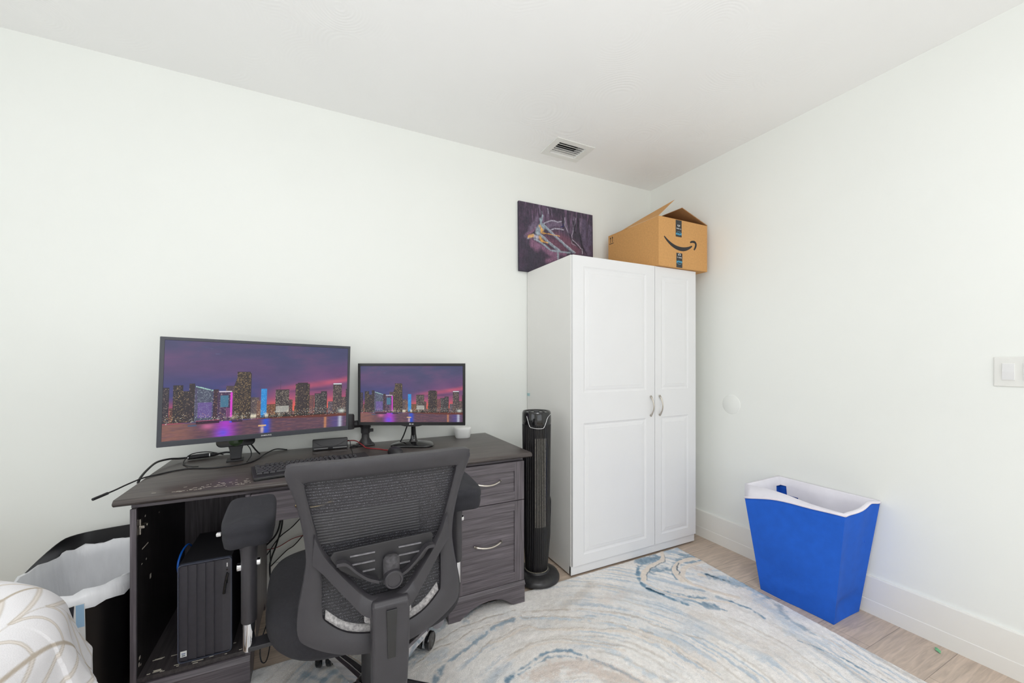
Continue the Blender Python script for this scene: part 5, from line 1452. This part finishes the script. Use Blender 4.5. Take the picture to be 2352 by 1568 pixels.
# lumbar support
M['ribgrey'] = pmat('pale_rib', lin(118, 116, 120), .6, var=.3, vscale=100)  # ribs in a lighter grey than the support plate
lu = MB()
yl = -.012
top = [(-.138, .718), (-.120, .728), (.115, .728), (.125, .722)]
def lp(x, z): return (x, byy(x, z) + yl + .006, zz(z))
outl = [(-.136, .708), (-.128, .722), (.118, .728), (.124, .718), (.120, .695), (.098, .662), (.060, .632), (-.030, .628), (-.070, .640), (-.112, .672)]
lu.prism([(x, zz(z)) for x, z in outl], 'Y', -.334, -.328)
lumbar = lu.build('lumbar_support', M['plast2'], ch, bevel=.002)
for s in (-1, 1):
    for (z, a, b2) in ((.704, .030, .090), (.682, .030, .085), (.660, .030, .060)):
        mb = MB(); mb.box(min(s * a, s * b2), max(s * a, s * b2), -.338, -.334, zz(z) - .001, zz(z) + .0018)
        mb.build('rib', M['ribgrey'], lumbar)
mb = MB()
for s in (-1, 1):
    T = catmull([(s * .122, 0, .700), (s * .100, 0, .698), (s * .075, 0, .672), (s * .050, 0, .650), (s * .022, 0, .636)], 4)
    mb.ribbon([(p.x, -.334, zz(p.z)) for p in T], [(p.x, -.358, zz(p.z + .002)) for p in T], (0, 0, -.008))
mb.build('lumbar_wings', M['plast'], lumbar)
mb = MB()
mb.loft([[(.010 + .021 * math.cos(a), -.345 + .018 * math.sin(a), zz(z)) for a in [2 * PI * k / 28 for k in range(28)]] for z in (.622, .640, .668, .682)] + [[(.010 + .016 * math.cos(a), -.345 + .013 * math.sin(a), zz(.690)) for a in [2 * PI * k / 28 for k in range(28)]]])
mb.build('lumbar_knob', pmat('dusty_knob', lin(72, 70, 73), .8, var=.35, vscale=120), lumbar, smooth=True, auto=60)
mb = MB(); mb.lathe([(.023, -.352), (.023, -.374), (.0205, -.377), (.0175, -.377), (.0165, -.374), (.0001, -.3735)], 36, .012, zz(.640), 'Y'); mb.build('knob_cap', M['plast'], lumbar, smooth=True, auto=30)
# spine
mb = MB()
def spr(z, w, y0, y1): return [(.004 - w, y1, zz(z)), (.004 - w, y0 + .004, zz(z)), (.004 - w + .005, y0, zz(z)), (.004 + w - .005, y0, zz(z)), (.004 + w, y0 + .004, zz(z)), (.004 + w, y1, zz(z))]
mb.loft([spr(.594, .044, -.374, -.335), spr(.585, .0465, -.384, -.335), spr(.50, .046, -.386, -.338), spr(.44, .0445, -.384, -.330), spr(.375, .0425, -.378, -.315), spr(.340, .0405, -.368, -.300)])
sp_ = mb.build('back_spine', M['plast'], ch, bevel=.003)
mb = MB(); mb.prism([(.004 - .013, zz(.574)), (.004 + .013, zz(.574)), (.004 + .0095, zz(.452)), (.004 - .0095, zz(.452))], 'Y', -.3885, -.384); mb.build('spine_inset', M['gloss'], sp_, bevel=.001)
for s in (-1, 1):
    mb = MB(); mb.prism([(.004 + s * .058, zz(.560)), (.004 + s * .044, zz(.572)), (.004 + s * .044, zz(.520)), (.004 + s * .060, zz(.528))], 'Y', -.338, -.325); mb.build('spine_lug', M['dust'], sp_, bevel=.003)
mb = MB(); mb.loft([[(-.030, -.33, zz(.36)), (.038, -.33, zz(.36)), (.038, -.33, zz(.41)), (-.030, -.33, zz(.41))], [(-.030, -.18, zz(.375)), (.038, -.18, zz(.375)), (.038, -.18, zz(.405)), (-.030, -.18, zz(.405))], [(-.030, -.05, zz(.385)), (.038, -.05, zz(.385)), (.038, -.05, zz(.412)), (-.030, -.05, zz(.412))]]); mb.build('back_bracket', M['plast2'], ch, bevel=.003)
mb = MB(); mb.box(-.10, .10, -.12, .12, zz(.375), zz(.418)); mb.build('tilt_mechanism', M['plast2'], ch, bevel=.008)
# seat
mb = MB(); rg = []
for z, s, dz in ((.402, .90, 0), (.406, .96, 0), (.420, .995, 0), (.452, 1.0, 0), (.478, .985, 0), (.492, .95, 0), (.500, .86, 0), (.505, .6, 0), (.504, .2, 0)):
    ring = []
    for k in range(64):
        a = 2 * PI * k / 64; c_, s_ = math.cos(a), math.sin(a)
        u = math.copysign(abs(c_) ** .52, c_); v_ = math.copysign(abs(s_) ** .52, s_)
        yy_ = .016 + .286 * v_
        wd = .280 + .036 * (v_ * .5 + .5)
        if v_ < -.3: wd -= .02 * (-v_ - .3) / .7
        ring.append((-.006 + wd * u * s, .03 + (yy_ - .03) * s, zz(z) - .010 * max(0, v_ - .6) * (z > .45)))
    rg.append(ring)
mb.loft(rg); mb.build('seat', M['fabric'], ch, smooth=True, auto=60)
mb = MB(); mb.prism([(x, y + .03) for x, y in rrect(.48, .44, .08, 6)], 'Z', zz(.390), zz(.404)); mb.build('seat_pan', M['plast2'], ch)
# armrests
def armrest(px, py, pz, padx, pady, post0, rzp):
    a = MB()
    ring = []
    zs2 = [(pz - .074, .80), (pz - .068, .92), (pz - .045, .98), (pz - .030, .965), (pz - .026, 1.0), (pz - .012, 1.0), (pz - .004, .95), (pz, .84), (pz + .001, .4)]
    R = Matrix.Rotation(rzp, 3, 'Z')
    for z, s in zs2:
        r = []
        for k in range(40):
            t = 2 * PI * k / 40; c_, s_ = math.cos(t), math.sin(t)
            u = math.copysign(abs(c_) ** .5, c_) * .066; v_ = math.copysign(abs(s_) ** .5, s_) * .138
            p = R @ Vector((u * s, v_ * (s * .5 + .5), 0))
            r.append((padx + p.x, pady + p.y, zz(z) + .003 * math.sin(3 * t)))
        ring.append(r)
    a.loft(ring); pad = a.build('armrest', M['foam'], ch, smooth=True, auto=70)
    a = MB(); a.loft([[(px + w * math.cos(t), py + w * 1.35 * math.sin(t), zz(z)) for t in [2 * PI * k / 28 for k in range(28)]] for z, w in ((post0 + .080, .0175), (post0 + .082, .0192), (post0 + .20, .0192), (pz - .11, .0195), (pz - .085, .0215), (pz - .065, .027))])
    a.build('post_sleeve', M['plast'], pad, smooth=True, auto=50)
    a = MB(); a.loft([[(px + w * math.cos(t), py + w * 1.3 * math.sin(t), zz(z)) for t in [2 * PI * k / 24 for k in range(24)]] for z, w in ((post0 - .002, .008), (post0, .0135), (post0 + .004, .0155), (post0 + .085, .0155))])
    a.build('chrome_post', M['chrome'], pad, smooth=True, auto=50)
    a = MB(); a.lathe([(.0001, px - .028), (.010, px - .028), (.0105, px - .026), (.0105, px - .016)], 20, py, zz(pz - .133), 'X'); a.lathe([(.0105, px + .016), (.0105, px + .025), (.010, px + .027), (.0001, px + .027)], 20, py + .004, zz(pz - .128), 'X')
    a.build('adjust_button', M['chrome'], pad, smooth=True, auto=40)
    s = -1 if px < 0 else 1
    a = MB(); a.loft([[(px, py - .022, zz(post0 + .002)), (px, py + .022, zz(post0 + .002)), (px, py + .022, zz(post0 + .014)), (px, py - .022, zz(post0 + .014))],
                      [(px - s * .13, py - .010, zz(.386)), (px - s * .13, py + .05, zz(.386)), (px - s * .13, py + .05, zz(.398)), (px - s * .13, py - .010, zz(.398))]])
    a.build('arm_bracket', M['plast2'], pad, bevel=.002)
    if s > 0: return
    a = MB(); a.box(padx - .067 if s < 0 else padx + .060, padx - .055 if s < 0 else padx + .069, pady - .112, pady - .10, zz(pz - .034), zz(pz - .024)); a.build('pad_button', M['silver'], pad, bevel=.003)
armrest(-.336, -.083, .756, -.343, .012, .388, math.radians(3))
armrest(.288, -.040, .756, .305, .005, .402, math.radians(-3))
# gas lift, star base, castors
mb = MB(); mb.lathe([(.030, zz(.085)), (.030, zz(.27)), (.026, zz(.275))], 28); mb.build('gas_lift_cover', M['plast2'], ch, smooth=True, auto=40)
mb = MB(); mb.lathe([(.0145, zz(.27)), (.0145, zz(.385))], 24); mb.build('gas_lift', M['chrome'], ch, smooth=True, auto=40)
mb = MB(); mb.lathe([(.045, zz(.075)), (.048, zz(.080)), (.048, zz(.125)), (.038, zz(.135)), (.028, zz(.136))], 32)
AN = [42, 114, 186, 258, 330]
for an in AN:
    a = math.radians(an); R = Matrix.Rotation(a, 3, 'Z')
    secs = []
    for r_, w_, z0_, z1_ in ((.03, .030, .083, .128), (.12, .027, .083, .122), (.24, .021, .082, .108), (.315, .019, .078, .100), (.332, .014, .079, .096)):
        secs.append([R @ Vector((r_, -w_, zz(z0_))), R @ Vector((r_, -w_ * .8, zz(z1_ - .006))), R @ Vector((r_, -w_ * .45, zz(z1_))), R @ Vector((r_, w_ * .45, zz(z1_))), R @ Vector((r_, w_ * .8, zz(z1_ - .006))), R @ Vector((r_, w_, zz(z0_)))])
    mb.loft(secs)
stb = mb.build('star_base', M['chrome'], ch, smooth=True, auto=30)
mb = MB()
for an in AN:
    a = math.radians(an); R = Matrix.Rotation(a, 3, 'Z')
    A_ = [R @ Vector((r_, -w_ * .28, zz(z_) + .0006)) for r_, w_, z_ in ((.05, .030, .1275), (.12, .027, .122), (.24, .021, .108), (.31, .019, .1005))]
    B_ = [R @ Vector((r_, w_ * .28, zz(z_) + .0006)) for r_, w_, z_ in ((.05, .030, .1275), (.12, .027, .122), (.24, .021, .108), (.31, .019, .1005))]
    mb.ribbon(A_, B_, (0, 0, .0006))
mb.build('dark_top_strips', pmat('dusty_strip', lin(52, 50, 54), .6, var=.3, vscale=100), stb)
proto = None
for i, an in enumerate(AN):
    a = math.radians(an)
    swing = math.radians([-42, -18, 10, 60, 140][i])
    px, py = .325 * math.cos(a), .325 * math.sin(a)
    if proto is None:
        mb = MB(); mb.tube([(0, 0, .085), (0, 0, .062)], .0055, 12)
        mb.loft([[(-.006, -.02, .012), (.006, -.02, .012), (.006, .028, .030), (-.006, .028, .030)], [(-.006, -.018, .066), (.006, -.018, .066), (.006, .012, .066), (-.006, .012, .066)]])
        proto = mb.build('caster', M['chrome'], ch, smooth=True, auto=40)
        wm = MB()
        for s in (-1, 1):
            e0, e1 = sorted((s * .010, s * .030))
            pr_ = [(.0001, s * .0305), (.024, s * .0300), (.0265, s * .0285), (.0270, s * .0270)] if False else None
            wm.lathe([(.0001, s * .0085), (.030, s * .0085), (.0345, s * .012), (.0350, s * .016), (.0350, s * .025), (.0325, s * .0285), (.029, s * .0290), (.0275, s * .0275), (.0001, s * .0290)], 36, 0, .035, 'X')
        whl = wm.build('wheel', M['gloss'], proto, smooth=True, auto=30)
        cs_, wh_ = proto, whl
    else:
        cs_ = proto.copy(); COL.objects.link(cs_); cs_.parent = ch
        wh_ = whl.copy(); COL.objects.link(wh_); wh_.parent = cs_
    cs_.location = (px, py, 0.0); cs_.rotation_euler = (0, 0, swing)
# tilt lever paddle under the right side
mb = MB(); mb.tube([(.06, -.08, zz(.395)), (.14, -.19, zz(.402)), (.165, -.215, zz(.405))], .005, 8)
mb.loft([[(.168 + .020 * s * math.cos(t), -.222 + y, zz(.405) + .026 * s * math.sin(t)) for t in [2 * PI * k / 28 for k in range(28)]] for y, s in ((-.005, .9), (-.003, 1), (.003, 1), (.005, .9))])
lv = mb.build('tilt_lever', pmat('grey_lever', lin(110, 108, 114), .4), ch, smooth=True, auto=50)
mb = MB(); mb.loft([[(.170 + .011 * s * math.cos(t), -.2285 + y, zz(.413) + .013 * s * math.sin(t)) for t in [2 * PI * k / 24 for k in range(24)]] for y, s in ((0, 1), (.002, 1))]); mb.build('pale_oval', M['label'], lv)  # pale oval lying on the paddle face

for nm, par in (('speaker_cord', 'speaker_bar'), ('webcam_cord', 'webcam')):
    o, p = bpy.data.objects[nm], bpy.data.objects[par]
    for k in ('label', 'category'):
        if k in o: del o[k]
    p_m = Matrix.LocRotScale(p.location, p.rotation_euler, p.scale)
    o.data.transform(p_m.inverted())
    o.parent = p
